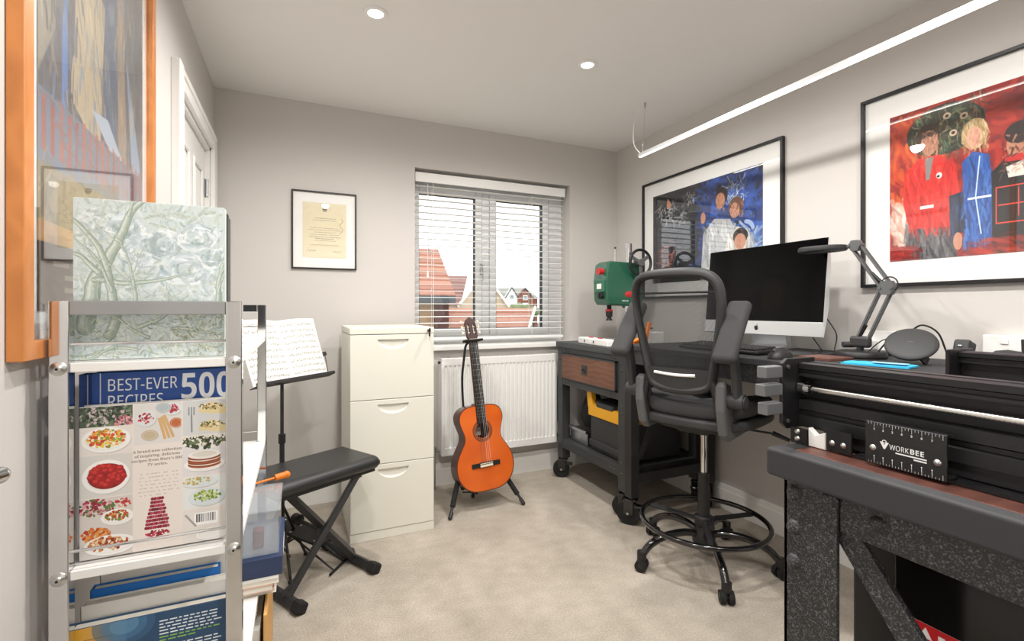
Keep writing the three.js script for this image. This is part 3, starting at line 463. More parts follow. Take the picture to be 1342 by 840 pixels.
// ---------- music stand with open score ----------
{
  const A = V(0.229, 0.84, 0.877), B = V(0.587, 0.84, 0.532), u = B.clone().sub(A).normalize(), n = V(u.z, 0, -u.x).multiplyScalar(-1);   // n looks to the room
  if (n.x * (0.424 - 0.4) + n.z * (3.1 - 1) < 0) n.multiplyScalar(-1);
  const o = thing('music_stand', 'black folding music stand holding an open score near the rack', 'music stand', [0.36, 0, 0.72]);
  const tilt = 0.42, up = V(0, 1, 0).multiplyScalar(Math.cos(tilt)).addScaledVector(n, -Math.sin(tilt)), nn = u.clone().cross(up).normalize();
  if (nn.dot(n) < 0) nn.multiplyScalar(-1);
  const mid = A.clone().add(B).multiplyScalar(0.5);
  const P = (a, b, c = 0) => { const v = mid.clone().addScaledVector(u, a).addScaledVector(up, b).addScaledVector(nn, c); return [v.x, v.y, v.z]; };
  const basis = new THREE.Matrix4().makeBasis(u, up, nn).setPosition(mid);
  const lb = (x0, x1, y0, y1, z0, z1, r = 0.001) => box(x0, x1, y0, y1, z0, z1, r).applyMatrix4(basis);
  part('tray', [lb(-0.225, 0.225, -0.006, -0.003, -0.01, 0.035), lb(-0.225, 0.225, -0.006, 0.008, 0.033, 0.036)], m.blackMetal, o);
  part('desk_frame', [lb(-0.2, 0.2, 0, 0.008, -0.012, -0.006), lb(-0.006, 0.006, 0, 0.25, -0.012, -0.007)], m.blackMetal, o);
  part('desk_arm', rod(P(0, 0.01, -0.012), P(0.2, 0.2, -0.012), 0.003, 8), m.blackMetal, o); part('desk_arm', rod(P(0, 0.01, -0.012), P(-0.2, 0.2, -0.012), 0.003, 8), m.blackMetal, o);
  part('desk_arm', rod(P(0, 0.13, -0.016), P(0.225, 0.11, -0.016), 0.003, 8), m.blackMetal, o);
  part('page_clip', [rod(P(0.205, 0.0, 0.01), P(0.225, 0.11, 0.012), 0.0018, 6), lb(0.215, 0.235, 0.1, 0.118, -0.018, 0.014)], m.blackMetal, o);
  const base = [0.359, 0, 0.738];
  part('pole', [rod([base[0], 0.28, base[2]], [base[0], 0.858, base[2]], 0.0075, 12), rod([base[0], 0.1, base[2]], [base[0], 0.6, base[2]], 0.0105, 12)], m.blackMetal, o);
  part('collar', rod([base[0], 0.57, base[2]], [base[0], 0.61, base[2]], 0.015, 12), m.black, o);
  for (let k = 0; k < 3; k++) { const a = 3.4 + k * 2 * PI / 3; part('leg', [rod([base[0], 0.3, base[2]], [base[0] + Math.cos(a) * 0.14, 0.012, base[2] + Math.sin(a) * 0.14], 0.006, 8), rod([base[0], 0.11, base[2]], [base[0] + Math.cos(a) * 0.13, 0.115, base[2] + Math.sin(a) * 0.13], 0.004, 6), ball(base[0] + Math.cos(a) * 0.14, 0.012, base[2] + Math.sin(a) * 0.14, 0.011, 8)], m.blackMetal, o); }
  const score = canvas(512, 700, (c, w, h) => {
    c.fillStyle = '#f6f5f1'; c.fillRect(0, 0, w, h); c.fillStyle = '#2a2a2a';
    for (let s = 0; s < 9; s++) {
      const y = 54 + s * 70; c.globalAlpha = 0.75; for (let l = 0; l < 5; l++) c.fillRect(28, y + l * 6, w - 56, 1.6);
      c.globalAlpha = 0.9; for (let x = 56; x < w - 40; x += rr(11, 24)) { const yy = y + rr(-4, 28); c.beginPath(); c.ellipse(x, yy, 4.4, 3.2, -0.3, 0, 2 * PI); c.fill(); const d = rnd() > 0.5 ? -1 : 1; c.fillRect(x + (d < 0 ? 3.4 : -4.4), Math.min(yy, yy + d * 20), 1.3, 20); if (rnd() > 0.55) c.fillRect(x, yy + d * 20, rr(10, 20), 2.6); }
      for (let x = 28; x < w; x += (w - 56) / 4) c.fillRect(x, y, 1.6, 25);
      c.lineWidth = 2; c.beginPath(); c.arc(40, y + 14, 8, 0, 5); c.stroke();
    } c.globalAlpha = 1;
  });
  const sh = thing('music_score', 'open white music score with printed staves on the music stand', 'sheet music', [mid.x, 0.845, mid.z]);
  for (const s of [-1, 1]) {
    const w = 0.215, h = 0.295, g = new THREE.PlaneGeometry(w, h, 14, 10), p = g.attributes.position;
    for (let i = 0; i < p.count; i++) { const x = p.getX(i) + w / 2, y = p.getY(i) + h / 2, t = x / w; p.setXYZ(i, s > 0 ? x : x - w, y, 0.004 + 0.014 * Math.sin(Math.min(1, (s > 0 ? t : 1 - t)) * PI) + 0.012 * (s > 0 ? t : 1 - t) * (y / h) ** 2 * 1.5); }
    const under = g.clone(); under.translate(0, 0, -0.0035); g.computeVertexNormals();
    const faceG = clean(g).applyMatrix4(basis); part('page', faceG, matPrint(score, 0.85), sh, undefined, true);
    under.computeVertexNormals(); part('page', clean(under).applyMatrix4(basis), m.paper, sh);
  }
}

// ---------- keyboard bench ----------
{
  const o = thing('folding_bench', 'black padded folding bench on crossed legs beside the filing cabinet', 'bench', [0.53, 0, 0.84]);
  // the two foot bars run along d; the seat's long side runs along l, from one bar to the other
  const d = V(0.5, 0, 0.866).normalize(), l = V(0.866, 0, -0.5).normalize(), c = V(0.49, 0, 0.85);
  const Q = (a, y, b) => { const v = c.clone().addScaledVector(l, a).addScaledVector(d, b); return [v.x, y, v.z]; };
  const bas = new THREE.Matrix4().makeBasis(l, V(0, 1, 0), d.clone()).setPosition(c); // l x up = d
  // cushion
  const g = new RoundedBoxGeometry(0.5, 0.075, 0.3, 6, 0.034), p = g.attributes.position;
  for (let i = 0; i < p.count; i++) { const x = p.getX(i) / 0.25, z = p.getZ(i) / 0.15; p.setY(i, p.getY(i) - (p.getY(i) > 0 ? 0.018 * (x * x * 0.8 + z * z * 0.35) : 0) + (p.getY(i) < 0 ? 0.01 * z * z * 0 : 0)); }
  g.computeVertexNormals(); g.translate(0, 0.475, 0); g.applyMatrix4(bas);
  part('seat', g, m.leather, o, undefined);
  part('seat_board', box(-0.225, 0.225, 0.425, 0.44, -0.125, 0.125, 0.003).applyMatrix4(bas), m.black, o);
  for (const [s, e] of [[-1, 1], [1, -1]]) {
    const b = s < 0 ? 0.095 : 0.035, y0 = 0.03, y1 = 0.425;
    part('crossed_leg', [bar(Q(-0.175 * e, y0, b), Q(0.15 * e, y1, b), 0.026, 0.046, 0.005, Math.atan2(-d.z, d.x) * 0), bar(Q(-0.175 * e, y0, -b * 0.15 + b), Q(-0.16 * e, y0 + 0.02, b), 0.03, 0.05, 0.005)], m.blackMetal, o);
    part('foot_bar', bar(Q(-0.175 * e, 0.022, -0.17), Q(-0.175 * e, 0.022, 0.17), 0.036, 0.036, 0.008), m.blackMetal, o);
    for (const k of [-1, 1]) part('foot_cap', bar(Q(-0.175 * e, 0.023, k * 0.155), Q(-0.175 * e, 0.023, k * 0.205), 0.046, 0.046, 0.01), m.rubber, o);
    part('top_bracket', bar(Q(0.15 * e, 0.418, -0.1), Q(0.15 * e, 0.418, 0.1), 0.03, 0.022, 0.004), m.blackMetal, o);
  }
  part('pivot_knob', [rod(Q(-0.012, 0.226, -0.1), Q(-0.012, 0.226, 0.1), 0.008, 10), rod(Q(-0.012, 0.226, -0.1), Q(-0.012, 0.226, -0.135), 0.024, 16), rod(Q(-0.012, 0.226, 0.074), Q(-0.012, 0.226, 0.09), 0.014, 12)], m.black, o);
  part('under_knob', rod(Q(0.17, 0.427, 0.08), Q(0.17, 0.405, 0.08), 0.012, 12), m.black, o);
}

// ---------- guitar footrest ----------
{
  const o = thing('footrest', 'small black folding footrest plate under the padded bench', 'footrest', [0.45, 0, 0.7]);
  const c = V(0.43, 0, 0.7), d = V(0.82, 0, 0.57).normalize(), e = V(-0.57, 0, 0.82).normalize();
  const Q = (a, y, b) => { const v = c.clone().addScaledVector(d, a).addScaledVector(e, b); return [v.x, y, v.z]; };
  const bas = new THREE.Matrix4().makeBasis(d, V(0, 1, 0), e).setPosition(c); bas.multiply(new THREE.Matrix4().makeTranslation(0, 0.15, 0)).multiply(new THREE.Matrix4().makeRotationZ(-0.25));
  part('plate', box(-0.15, 0.14, -0.006, 0.004, -0.055, 0.055, 0.003).applyMatrix4(bas), m.black, o);
  for (const a of [-0.1, -0.02, 0.1]) for (const b of [-0.035, 0.035]) part('rivet', lathe([[0.0005, 0.003], [0.004, 0.002], [0.006, 0]], 10).translate(a, 0.004, b).applyMatrix4(bas), m.zinc, o);
  for (const b of [-0.04, 0.04]) { part('leg', rod(Q(-0.02, 0.15, b), Q(0.2, 0.008, b), 0.0045, 8), m.blackMetal, o); part('leg', rod(Q(-0.02, 0.14, b), Q(-0.16, 0.008, b), 0.0045, 8), m.blackMetal, o); }
  part('foot_rod', rod(Q(0.2, 0.009, -0.075), Q(0.2, 0.009, 0.075), 0.0055, 8), m.rubber, o); part('foot_rod', rod(Q(-0.16, 0.009, -0.075), Q(-0.16, 0.009, 0.075), 0.0055, 8), m.rubber, o);
}

// ---------- classical guitar on its stand ----------
{
  const B0 = V(1.437, 0.112, 0.5), HD = V(1.383, 1.125, 0.335);                // foot of the sound board, tip of the head
  const up = HD.clone().sub(B0).normalize(), nrm = V(0.06, 0.12, 1).normalize(); nrm.addScaledVector(up, -nrm.dot(up)).normalize();
  const rt = up.clone().cross(nrm).normalize();
  const bas = new THREE.Matrix4().makeBasis(rt, up, nrm).setPosition(B0), K = (g) => g.applyMatrix4(bas);
  const LEN = HD.distanceTo(B0);
  const half = [[0, 0], [0.075, 0.004], [0.13, 0.028], [0.168, 0.075], [0.182, 0.135], [0.172, 0.195], [0.143, 0.248], [0.118, 0.29], [0.115, 0.325], [0.128, 0.368], [0.139, 0.41], [0.132, 0.45], [0.104, 0.479], [0.06, 0.49], [0, 0.492]];
  const curve = new THREE.CatmullRomCurve3(half.map(([x, y]) => V(x, y, 0)), false, 'catmullrom', 0.5).getPoints(44);
  const outline = [...curve.map((v) => [Math.max(0, v.x), v.y]), ...curve.slice(1, -1).reverse().map((v) => [-v.x, v.y])];
  const o = thing('classical_guitar', 'orange-topped classical guitar with dark sides upright on its stand', 'guitar', [1.42, 0.112, 0.44]);
  const top = mat('#ffffff', 0.3, 0, { map: field(512, 0.4, (u, v) => { const w = Math.sin(u * 2 * PI * 60 + wrapNz(u, v, 4) * 3) * 0.35 + wrapNz(u, v, 3, 3) * 1.2 + (rnd() - 0.5) * 0.4; return [212 + w * 12, 96 + w * 12, 26 + w * 8]; }) });
  const side = phys('#4a2015', 0.3, { clearcoat: 0.5 }), ebony = mat('#1e1816', 0.45), rose = mat('#3a1c16', 0.4);
  const holeY = 0.342, hole = circlePts(0, holeY, 0.043, 32).reverse();
  part('soundboard', K(extr(shape(outline, [hole]), 0.004, 0.0015, 1)), phys('#ffffff', 0.26, { map: top.map, clearcoat: 0.5, clearcoatRoughness: 0.1 }), o, 'glossy orange cedar top');
  const inner = outline.map(([x, y]) => [x * 0.97, 0.246 + (y - 0.246) * 0.98]);
  part('side', K(extr(shape(outline, [inner.slice().reverse()]), 0.094).translate(0, 0, -0.094)), side, o, 'dark rosewood sides');
  part('back', K(extr(shape(outline), 0.004, 0.001).translate(0, 0, -0.098)), side, o);
  part('binding', K(extr(shape(outline.map(([x, y]) => [x * 1.004, 0.246 + (y - 0.246) * 1.003]), [outline.map(([x, y]) => [x * 0.975, 0.246 + (y - 0.246) * 0.984]).reverse()]), 0.0035).translate(0, 0, 0.001)), mat('#5a2a1a', 0.35), o);
  const ros = part('rosette', K(extr(shape(circlePts(0, holeY, 0.061, 40), [circlePts(0, holeY, 0.044, 40).reverse()]), 0.0012).translate(0, 0, 0.0038)), mat('#8a4a2c', 0.4), o);
  part('rosette_ring', K(extr(shape(circlePts(0, holeY, 0.063, 40), [circlePts(0, holeY, 0.061, 40).reverse()]), 0.0016).translate(0, 0, 0.0038)), ebony, ros);
  part('maker_label', K(box(-0.028, 0.028, holeY - 0.035, holeY + 0.012, -0.0935, -0.0925)), mat('#eee9dc', 0.8), o);
  // neck, fingerboard, frets, head
  const nutY = 0.86 * LEN / 1.0, fb0 = holeY + 0.042;
  part('fingerboard', K(extr(shape([[-0.0305, fb0], [0.0305, fb0], [0.0265, nutY], [-0.0265, nutY]]), 0.007, 0.001).translate(0, 0, 0.004)), ebony, o);
  part('neck', K(M([extr(shape([[-0.029, 0.47], [0.029, 0.47], [0.0262, nutY], [-0.0262, nutY]]), 0.02, 0.008, 3).translate(0, 0, -0.015), box(-0.026, 0.026, 0.44, 0.5, -0.085, 0.0, 0.012, 3)])), mat('#6a3a1e', 0.4), o);
  const scale = nutY - 0.148;
  for (let k = 1; k <= 17; k++) { const y = nutY - scale * (1 - Math.pow(2, -k / 12)); if (y > fb0 + 0.004) part('fret', K(box(-0.0275, 0.0275, y - 0.001, y + 0.001, 0.0105, 0.0125)), m.steel, o); }
  const hs = [[-0.0265, nutY], [0.0265, nutY], [0.036, nutY + 0.02], [0.036, LEN - 0.04], [0.026, LEN - 0.018], [0.012, LEN - 0.008], [0, LEN], [-0.012, LEN - 0.008], [-0.026, LEN - 0.018], [-0.036, LEN - 0.04], [-0.036, nutY + 0.02]];
  const slot = (s) => rect(s * 0.0175 - 0.006, nutY + 0.032, s * 0.0175 + 0.006, LEN - 0.045).reverse();
  const headTilt = (g) => { g.translate(0, -nutY, 0); g.rotateX(-0.2); g.translate(0, nutY, 0.002); return g; };
  const head = part('headstock', K(headTilt(extr(shape(hs, [slot(-1), slot(1)]), 0.018, 0.002).translate(0, 0, -0.014))), rose, o);
  for (const s of [-1, 1]) for (let k = 0; k < 3; k++) {
    const y = nutY + 0.045 + k * 0.035;
    part('tuning_peg', K(headTilt(M([rod([s * 0.036, y, -0.006], [s * 0.05, y, -0.008], 0.0025, 8), box(s * 0.055 - 0.006, s * 0.055 + 0.006, y - 0.009, y + 0.009, -0.012, -0.004, 0.003, 2)]))), mat('#e8ddc6', 0.35), head);
    part('string_roller', K(headTilt(rod([s * 0.012, y, -0.005], [s * 0.024, y, -0.005], 0.0045, 10))), mat('#e9e4d6', 0.4), head);
  }
  part('nut', K(box(-0.0265, 0.0265, nutY - 0.002, nutY + 0.003, 0.004, 0.0145, 0.001)), mat('#ece4d0', 0.4), o);
  const br = part('bridge', K(M([box(-0.09, -0.042, 0.136, 0.162, 0.004, 0.011, 0.002), box(0.042, 0.09, 0.136, 0.162, 0.004, 0.011, 0.002), box(-0.043, 0.043, 0.134, 0.164, 0.004, 0.014, 0.003)])), ebony, o);
  part('tie_block', K(box(-0.04, 0.04, 0.137, 0.15, 0.0138, 0.0152, 0.0005)), mat('#e6dcc4', 0.5), br); part('saddle', K(box(-0.04, 0.04, 0.155, 0.158, 0.013, 0.018)), mat('#ece4d0', 0.4), br);
  for (let k = 0; k < 6; k++) { const t = (k - 2.5) / 2.5; part('string', K(rod([t * 0.029, 0.15, 0.0165], [t * 0.0215, nutY, 0.0145], k < 3 ? 0.0007 : 0.0005, 5)), k < 3 ? m.steel : m.cord, o); }
  // the stand
  const st = thing('guitar_stand', 'black tubular guitar stand with padded arms under the guitar', 'guitar stand', [1.42, 0, 0.42]);
  const hub = [1.4, 0.2, 0.33], L0 = [1.262, 0.158, 0.455], R0 = [1.575, 0.158, 0.44];
  part('leg', [rod([1.27, 0.165, 0.44], [1.192, 0.012, 0.545], 0.008, 10), ball(1.192, 0.012, 0.545, 0.012, 10), rod([1.205, 0.035, 0.53], [1.192, 0.012, 0.547], 0.0115, 10)], m.blackMetal, st); part('leg', [rod([1.57, 0.165, 0.43], [1.65, 0.012, 0.525], 0.008, 10), ball(1.65, 0.012, 0.525, 0.012, 10), rod([1.637, 0.035, 0.51], [1.65, 0.012, 0.527], 0.0115, 10)], m.blackMetal, st); part('leg', [rod(hub, [1.412, 0.012, 0.30], 0.008, 10), ball(1.412, 0.012, 0.30, 0.012, 10)], m.blackMetal, st);
  part('foam_sleeve', rod([1.275, 0.175, 0.43], [1.215, 0.058, 0.515], 0.015, 14), m.rubber, st); part('foam_sleeve', rod([1.565, 0.175, 0.42], [1.625, 0.058, 0.497], 0.015, 14), m.rubber, st);
  part('cradle', [tube([[1.275, 0.175, 0.43], [1.3, 0.19, 0.36], hub, [1.5, 0.19, 0.35], [1.565, 0.175, 0.42]], 0.0085, 24, 10), rod([1.3, 0.105, 0.45], [1.41, 0.06, 0.37], 0.005, 8), rod([1.53, 0.105, 0.44], [1.41, 0.06, 0.37], 0.005, 8), rod([1.41, 0.05, 0.37], [1.405, 0.2, 0.34], 0.011, 12)], m.blackMetal, st);
  const arm = (p, s) => [tube([p, [p[0], p[1] - 0.052, p[2] + 0.02], [p[0], p[1] - 0.054, p[2] + 0.04], [p[0], p[1] - 0.03, p[2] + 0.085]], 0.009, 14, 8)];
  part('support_arm', arm([1.3, 0.175, 0.4], -1), m.rubber, st); part('support_arm', arm([1.545, 0.175, 0.385], 1), m.rubber, st);
  const nk = bas.clone(), at = (x, y, z) => { const v = V(x, y, z).applyMatrix4(nk); return [v.x, v.y, v.z]; };
  const yk = at(0, nutY - 0.005, -0.04);
  part('upright', tube([hub, [1.375, 0.4, 0.27], [yk[0] - 0.03, 0.7, 0.25], [yk[0] - 0.03, yk[1] - 0.1, yk[2] - 0.03], [yk[0] - 0.02, yk[1] - 0.03, yk[2] - 0.028], [yk[0], yk[1], yk[2]]], 0.0075, 50, 10), m.blackMetal, st);
  part('neck_yoke', [rod(at(-0.05, nutY - 0.006, -0.032), at(0.05, nutY - 0.006, -0.032), 0.009, 10), rod(at(-0.046, nutY - 0.006, -0.034), at(-0.05, nutY - 0.006, 0.022), 0.008, 10), rod(at(0.046, nutY - 0.006, -0.034), at(0.05, nutY - 0.006, 0.022), 0.008, 10), rod(at(-0.054, nutY - 0.006, 0.024), at(0.054, nutY - 0.006, 0.024), 0.007, 10)], m.rubber, st);
}
// ---------- casters shared by the steel benches ----------
function caster(o, x, z, top, r = 0.05, turn = 0.6) {
  const q = (g) => { g.rotateY(turn); g.translate(x, 0, z); return g; };
  const c = part('caster', q(M([T(new THREE.CylinderGeometry(r, r, 0.036, 28), 0.018, r, 0, PI / 2)])), m.rubber, o);
  part('fork', q(M([box(-0.012, 0.04, r * 0.9, r * 2 + 0.012, -0.028, -0.021, 0.002), box(-0.012, 0.04, r * 0.9, r * 2 + 0.012, 0.021, 0.028, 0.002), box(-0.03, 0.04, r * 2 + 0.006, r * 2 + 0.014, -0.026, 0.026, 0.002), rod([0, r * 2 + 0.01, 0], [0, top, 0], 0.014, 14), box(-0.06, -0.01, r * 1.5, r * 1.5 + 0.014, -0.02, 0.02, 0.004)])), m.blackGloss, c);
  part('axle_nut', q(M([rod([0.018, r, -0.03], [0.018, r, 0.03], 0.007, 8)])), m.zinc, c);
}
function rivets(o, pts, nx, r = 0.006) {                   // domed rivet heads on a face looking to -x (nx = -1) or +z
  for (const p of pts) part('rivet', T(lathe([[0.0004, r * 0.75], [r * 0.6, r * 0.6], [r, 0]], 10), p[0], p[1], p[2], nx === 'z' ? PI / 2 : 0, 0, nx === 'z' ? 0 : PI / 2), nx === 'b' ? m.hammer : m.benchSteel, o);
}

// ---------- wheeled steel workbench in the corner ----------
{
  const x0 = 2.085, x1 = 2.67, z0 = 0.17, z1 = 0.925, o = thing('tool_bench', 'grey steel wheeled tool bench with a wooden drawer in the window corner', 'workbench', [2.38, 0, 0.55]);
  part('worktop', box(x0 - 0.012, x1 + 0.01, 0.905, 0.942, z0 - 0.008, z1 + 0.008, 0.003, 2), m.benchTop, o);
  const lg = 0.062;
  for (const [x, z] of [[x0, z0], [x0, z1 - lg], [x1 - lg, z0], [x1 - lg, z1 - lg]]) {
    part('leg', box(x, x + lg, 0.14, 0.905, z, z + lg, 0.002), m.benchSteel, o);
    caster(o, x + lg / 2, z + lg / 2, 0.145, 0.058, x < 2.3 ? (z < 0.5 ? 2.6 : 2.3) : 0.5);
  }
  for (const [y0, y1] of [[0.868, 0.905], [0.65, 0.69], [0.215, 0.275]]) {
    part('rail', box(x0 + 0.002, x0 + 0.03, y0, y1, z0 + lg, z1 - lg, 0.002), m.benchSteel, o); part('rail', box(x1 - 0.03, x1 - 0.002, y0, y1, z0 + lg, z1 - lg, 0.002), m.benchSteel, o);
    for (const z of [z0 + 0.002, z1 - 0.032]) part('rail', box(x0 + lg, x1 - lg, y0, y1, z, z + 0.03, 0.002), m.benchSteel, o);
  }
  part('end_panel', box(x0 + lg, x1 - lg, 0.69, 0.868, z1 - 0.03, z1 - 0.024), m.benchSteel, o); part('end_panel', box(x0 + lg, x1 - lg, 0.69, 0.868, z0 + 0.024, z0 + 0.03), m.benchSteel, o);
  part('shelf', box(x0 + 0.03, x1 - 0.03, 0.263, 0.273, z0 + 0.03, z1 - 0.03, 0.002), m.benchSteel, o);
  const dr = part('drawer', box(x0 + 0.004, x0 + 0.45, 0.697, 0.862, z0 + lg + 0.008, z1 - lg - 0.008, 0.002), m.benchSteel, o);
  part('drawer_front', box(x0 - 0.012, x0 + 0.004, 0.698, 0.864, z0 + lg + 0.012, z1 - lg - 0.012, 0.003, 2), m.drawerWood, dr, 'brown worn wood drawer front');
  part('edge_strip', [box(x0 - 0.014, x0, 0.858, 0.866, z0 + lg + 0.01, z1 - lg - 0.01), box(x0 - 0.014, x0, 0.696, 0.703, z0 + lg + 0.01, z1 - lg - 0.01), box(x0 - 0.014, x0, 0.696, 0.866, z1 - lg - 0.018, z1 - lg - 0.01)], m.benchSteel, dr);
  part('ring_pull', [box(x0 - 0.015, x0 - 0.011, 0.752, 0.812, 0.497, 0.56, 0.001), T(new THREE.TorusGeometry(0.013, 0.003, 8, 20), x0 - 0.018, 0.78, 0.528, 0, PI / 2)], m.charcoal, dr, 'square dark ring pull');
  const rv = []; for (const z of [z0 + 0.03, z1 - 0.03]) for (const y of [0.86, 0.82, 0.62, 0.58, 0.3, 0.24]) rv.push([x0, y, z]); for (const z of [z0 + 0.1, z0 + 0.14, z1 - 0.1, z1 - 0.14]) for (const y of [0.886, 0.67, 0.245]) rv.push([x0 + 0.002, y, z]);
  rivets(o, rv, -1, 0.0075);
}
// tool box, bag and slate board stowed in the bench
{
  const o = thing('tool_box', 'black tool box with bright yellow lid corners inside the steel bench', 'tool box', [2.35, 0.274, 0.62]);
  part('body', [box(2.14, 2.56, 0.274, 0.492, 0.495, 0.85, 0.012, 2), box(2.128, 2.145, 0.3, 0.34, 0.5, 0.82, 0.004)], m.charcoal, o);
  part('lid', [box(2.125, 2.57, 0.49, 0.565, 0.49, 0.855, 0.008, 2)], m.yellow, o, 'bright yellow lid');
  part('lid_top', [box(2.15, 2.55, 0.562, 0.592, 0.52, 0.83, 0.012, 2), box(2.118, 2.16, 0.556, 0.59, 0.585, 0.76, 0.012, 2)], m.charcoal, o);
  part('lid_horn', [bar([2.142, 0.545, 0.515], [2.15, 0.64, 0.487], 0.034, 0.055, 0.004)], m.yellow, o);
  part('handle', tube([[2.35, 0.58, 0.56], [2.35, 0.625, 0.57], [2.35, 0.625, 0.75], [2.35, 0.58, 0.77]], 0.011, 24, 10), m.black, o);
  const g = new THREE.SphereGeometry(1, 24, 18), p = g.attributes.position;
  for (let i = 0; i < p.count; i++) { const x = p.getX(i), y = p.getY(i), z = p.getZ(i), k = 1 + 0.08 * noise.noise(x * 2, y * 2, z * 2), t = (y + 1) / 2; p.setXYZ(i, x * 0.085 * k * (1 - 0.35 * t), Math.max(-0.9, y) * 0.14, z * 0.095 * k * (1 - 0.5 * t) + t * 0.03); }
  g.computeVertexNormals(); g.translate(2.235, 0.5, 0.362);
  single('tool_bag', 'slouched black cloth bag beside the tool box in the steel bench', 'bag', g, m.rubber);
  single('metal_case', 'low grey metal case under the black cloth bag', 'case', [box(2.14, 2.5, 0.2735, 0.36, 0.25, 0.46, 0.004, 2), box(2.125, 2.15, 0.352, 0.373, 0.25, 0.46, 0.003)], m.brushed);
}
// drill press on the bench
{
  const o = thing('drill_press', 'green bench drill press with chrome column and black handwheel', 'drill press', [2.42, 0.942, 0.42]);
  part('base', [box(2.2, 2.56, 0.943, 0.965, 0.3, 0.54, 0.008, 2)], m.steel, o);
  part('column', rod([2.5, 0.96, 0.42], [2.5, 1.615, 0.42], 0.024, 24), m.chrome, o); part('depth_rod', rod([2.425, 1.35, 0.37], [2.425, 1.585, 0.37], 0.006, 10), m.chrome, o); part('depth_rod_cap', ball(2.425, 1.588, 0.37, 0.008, 10), m.black, o);
  const hs = shape([[0, 0.03], [0.02, 0], [0.19, -0.008], [0.2, 0.02], [0.235, -0.02], [0.29, -0.02], [0.29, 0.26], [0.25, 0.282], [0.04, 0.288], [0.01, 0.27], [-0.006, 0.16]]);
  part('head', extr(hs, 0.155, 0.012, 3).translate(2.262, 1.195, 0.35), m.green, o, 'dark green moulded housing');
  part('front_panel', box(2.252, 2.266, 1.28, 1.36, 0.37, 0.485, 0.004), mat('#2a6a52', 0.4), o); part('display', box(2.2495, 2.2525, 1.3, 1.335, 0.405, 0.455), m.white, o);
  part('stop_button', [rod([2.268, 1.415, 0.455], [2.232, 1.415, 0.455], 0.019, 18), rod([2.24, 1.415, 0.455], [2.226, 1.415, 0.455], 0.023, 18)], m.red, o, 'red stop button'); part('speed_knob', [rod([2.264, 1.255, 0.455], [2.236, 1.255, 0.455], 0.022, 18), box(2.228, 2.238, 1.24, 1.27, 0.45, 0.46, 0.002)], m.black, o);
  part('badge', [T(lathe([[0.0005, 0.006], [0.6, 0.005], [1, 0]], 20), 0, 0, 0).scale(0.035, 1, 0.021).rotateX(PI / 2).translate(2.44, 1.265, 0.505)], m.red, o, 'red oval maker badge');
  const lt = canvas(128, 48, (c, w, h) => { c.fillStyle = '#1f5a44'; c.fillRect(0, 0, w, h); c.fillStyle = '#dfe6df'; c.font = 'bold 26px sans-serif'; c.fillText('PBD 40', 12, 34); });
  part('nameplate', sheet(0.075, 0.026, 2.412, 1.222, 0.5056, 0, 0, 0.0008), matPrint(lt), o, undefined, true);
  part('chuck', [rod([2.335, 1.2, 0.425], [2.335, 1.16, 0.425], 0.016, 16), rod([2.335, 1.165, 0.425], [2.335, 1.115, 0.425], 0.024, 18, 0.022), rod([2.335, 1.115, 0.425], [2.335, 1.09, 0.425], 0.012, 14, 0.023)], m.black, o); part('chuck_ring', rod([2.335, 1.165, 0.425], [2.335, 1.152, 0.425], 0.0245, 18), m.red, o);
  const wc = [2.5, 1.475, 0.545], ring = new THREE.TorusGeometry(0.085, 0.0095, 10, 40).translate(...wc);
  const w = part('handwheel', ring, m.black, o, 'black handwheel with three grey spokes');
  for (const a of [0.6, 2.7, 4.75]) part('spoke', bar([wc[0], wc[1], wc[2]], [wc[0] + Math.cos(a) * 0.08, wc[1] + Math.sin(a) * 0.08, wc[2]], 0.024, 0.01, 0.004), m.greyPlastic, w);
  part('wheel_hub', rod([wc[0], wc[1], 0.5], [wc[0], wc[1], wc[2] + 0.012], 0.024, 18), m.greyPlastic, w);
  const e = thing('socket_strip', 'white twin socket strip with red switches on the steel bench', 'socket', [2.16, 0.943, 0.43]);
  const tp = (g) => { g.translate(-2.16, -0.943, -0.5); g.rotateY(-0.1); g.translate(2.16, 0.943, 0.55); return g; };
  part('body', tp(box(2.105, 2.18, 0.943, 0.983, 0.33, 0.72, 0.006, 2)), m.white, e);
  for (const z of [0.42, 0.54]) { part('switch', tp(box(2.135, 2.15, 0.983, 0.989, z, z + 0.04, 0.002)), m.red, e); part('socket_hole', tp(box(2.1035, 2.106, 0.955, 0.97, z, z + 0.012)), m.black, e); part('socket_hole', tp(box(2.158, 2.164, 0.9825, 0.9838, z, z + 0.02)), m.black, e); }
  const cl = thing('spring_clamp', 'orange and black clamp lying on the steel bench behind the chair', 'clamp', [2.25, 0.943, 0.85]);
  part('jaw', [bar([2.2, 0.96, 0.8], [2.27, 1.0, 0.875], 0.03, 0.022, 0.006), bar([2.27, 0.99, 0.875], [2.31, 1.09, 0.86], 0.024, 0.02, 0.006)], m.orange, cl); part('jaw', bar([2.26, 0.955, 0.76], [2.17, 0.965, 0.87], 0.03, 0.024, 0.006), m.orange, cl); part('screw', rod([2.28, 1.05, 0.85], [2.4, 1.05, 0.78], 0.005, 8), m.black, cl);
  single('spray_bottle', 'small white and yellow labelled box on the steel bench', 'box', box(2.33, 2.42, 0.943, 1.03, 0.78, 0.86, 0.004), mat('#e9e9e4', 0.5));
}

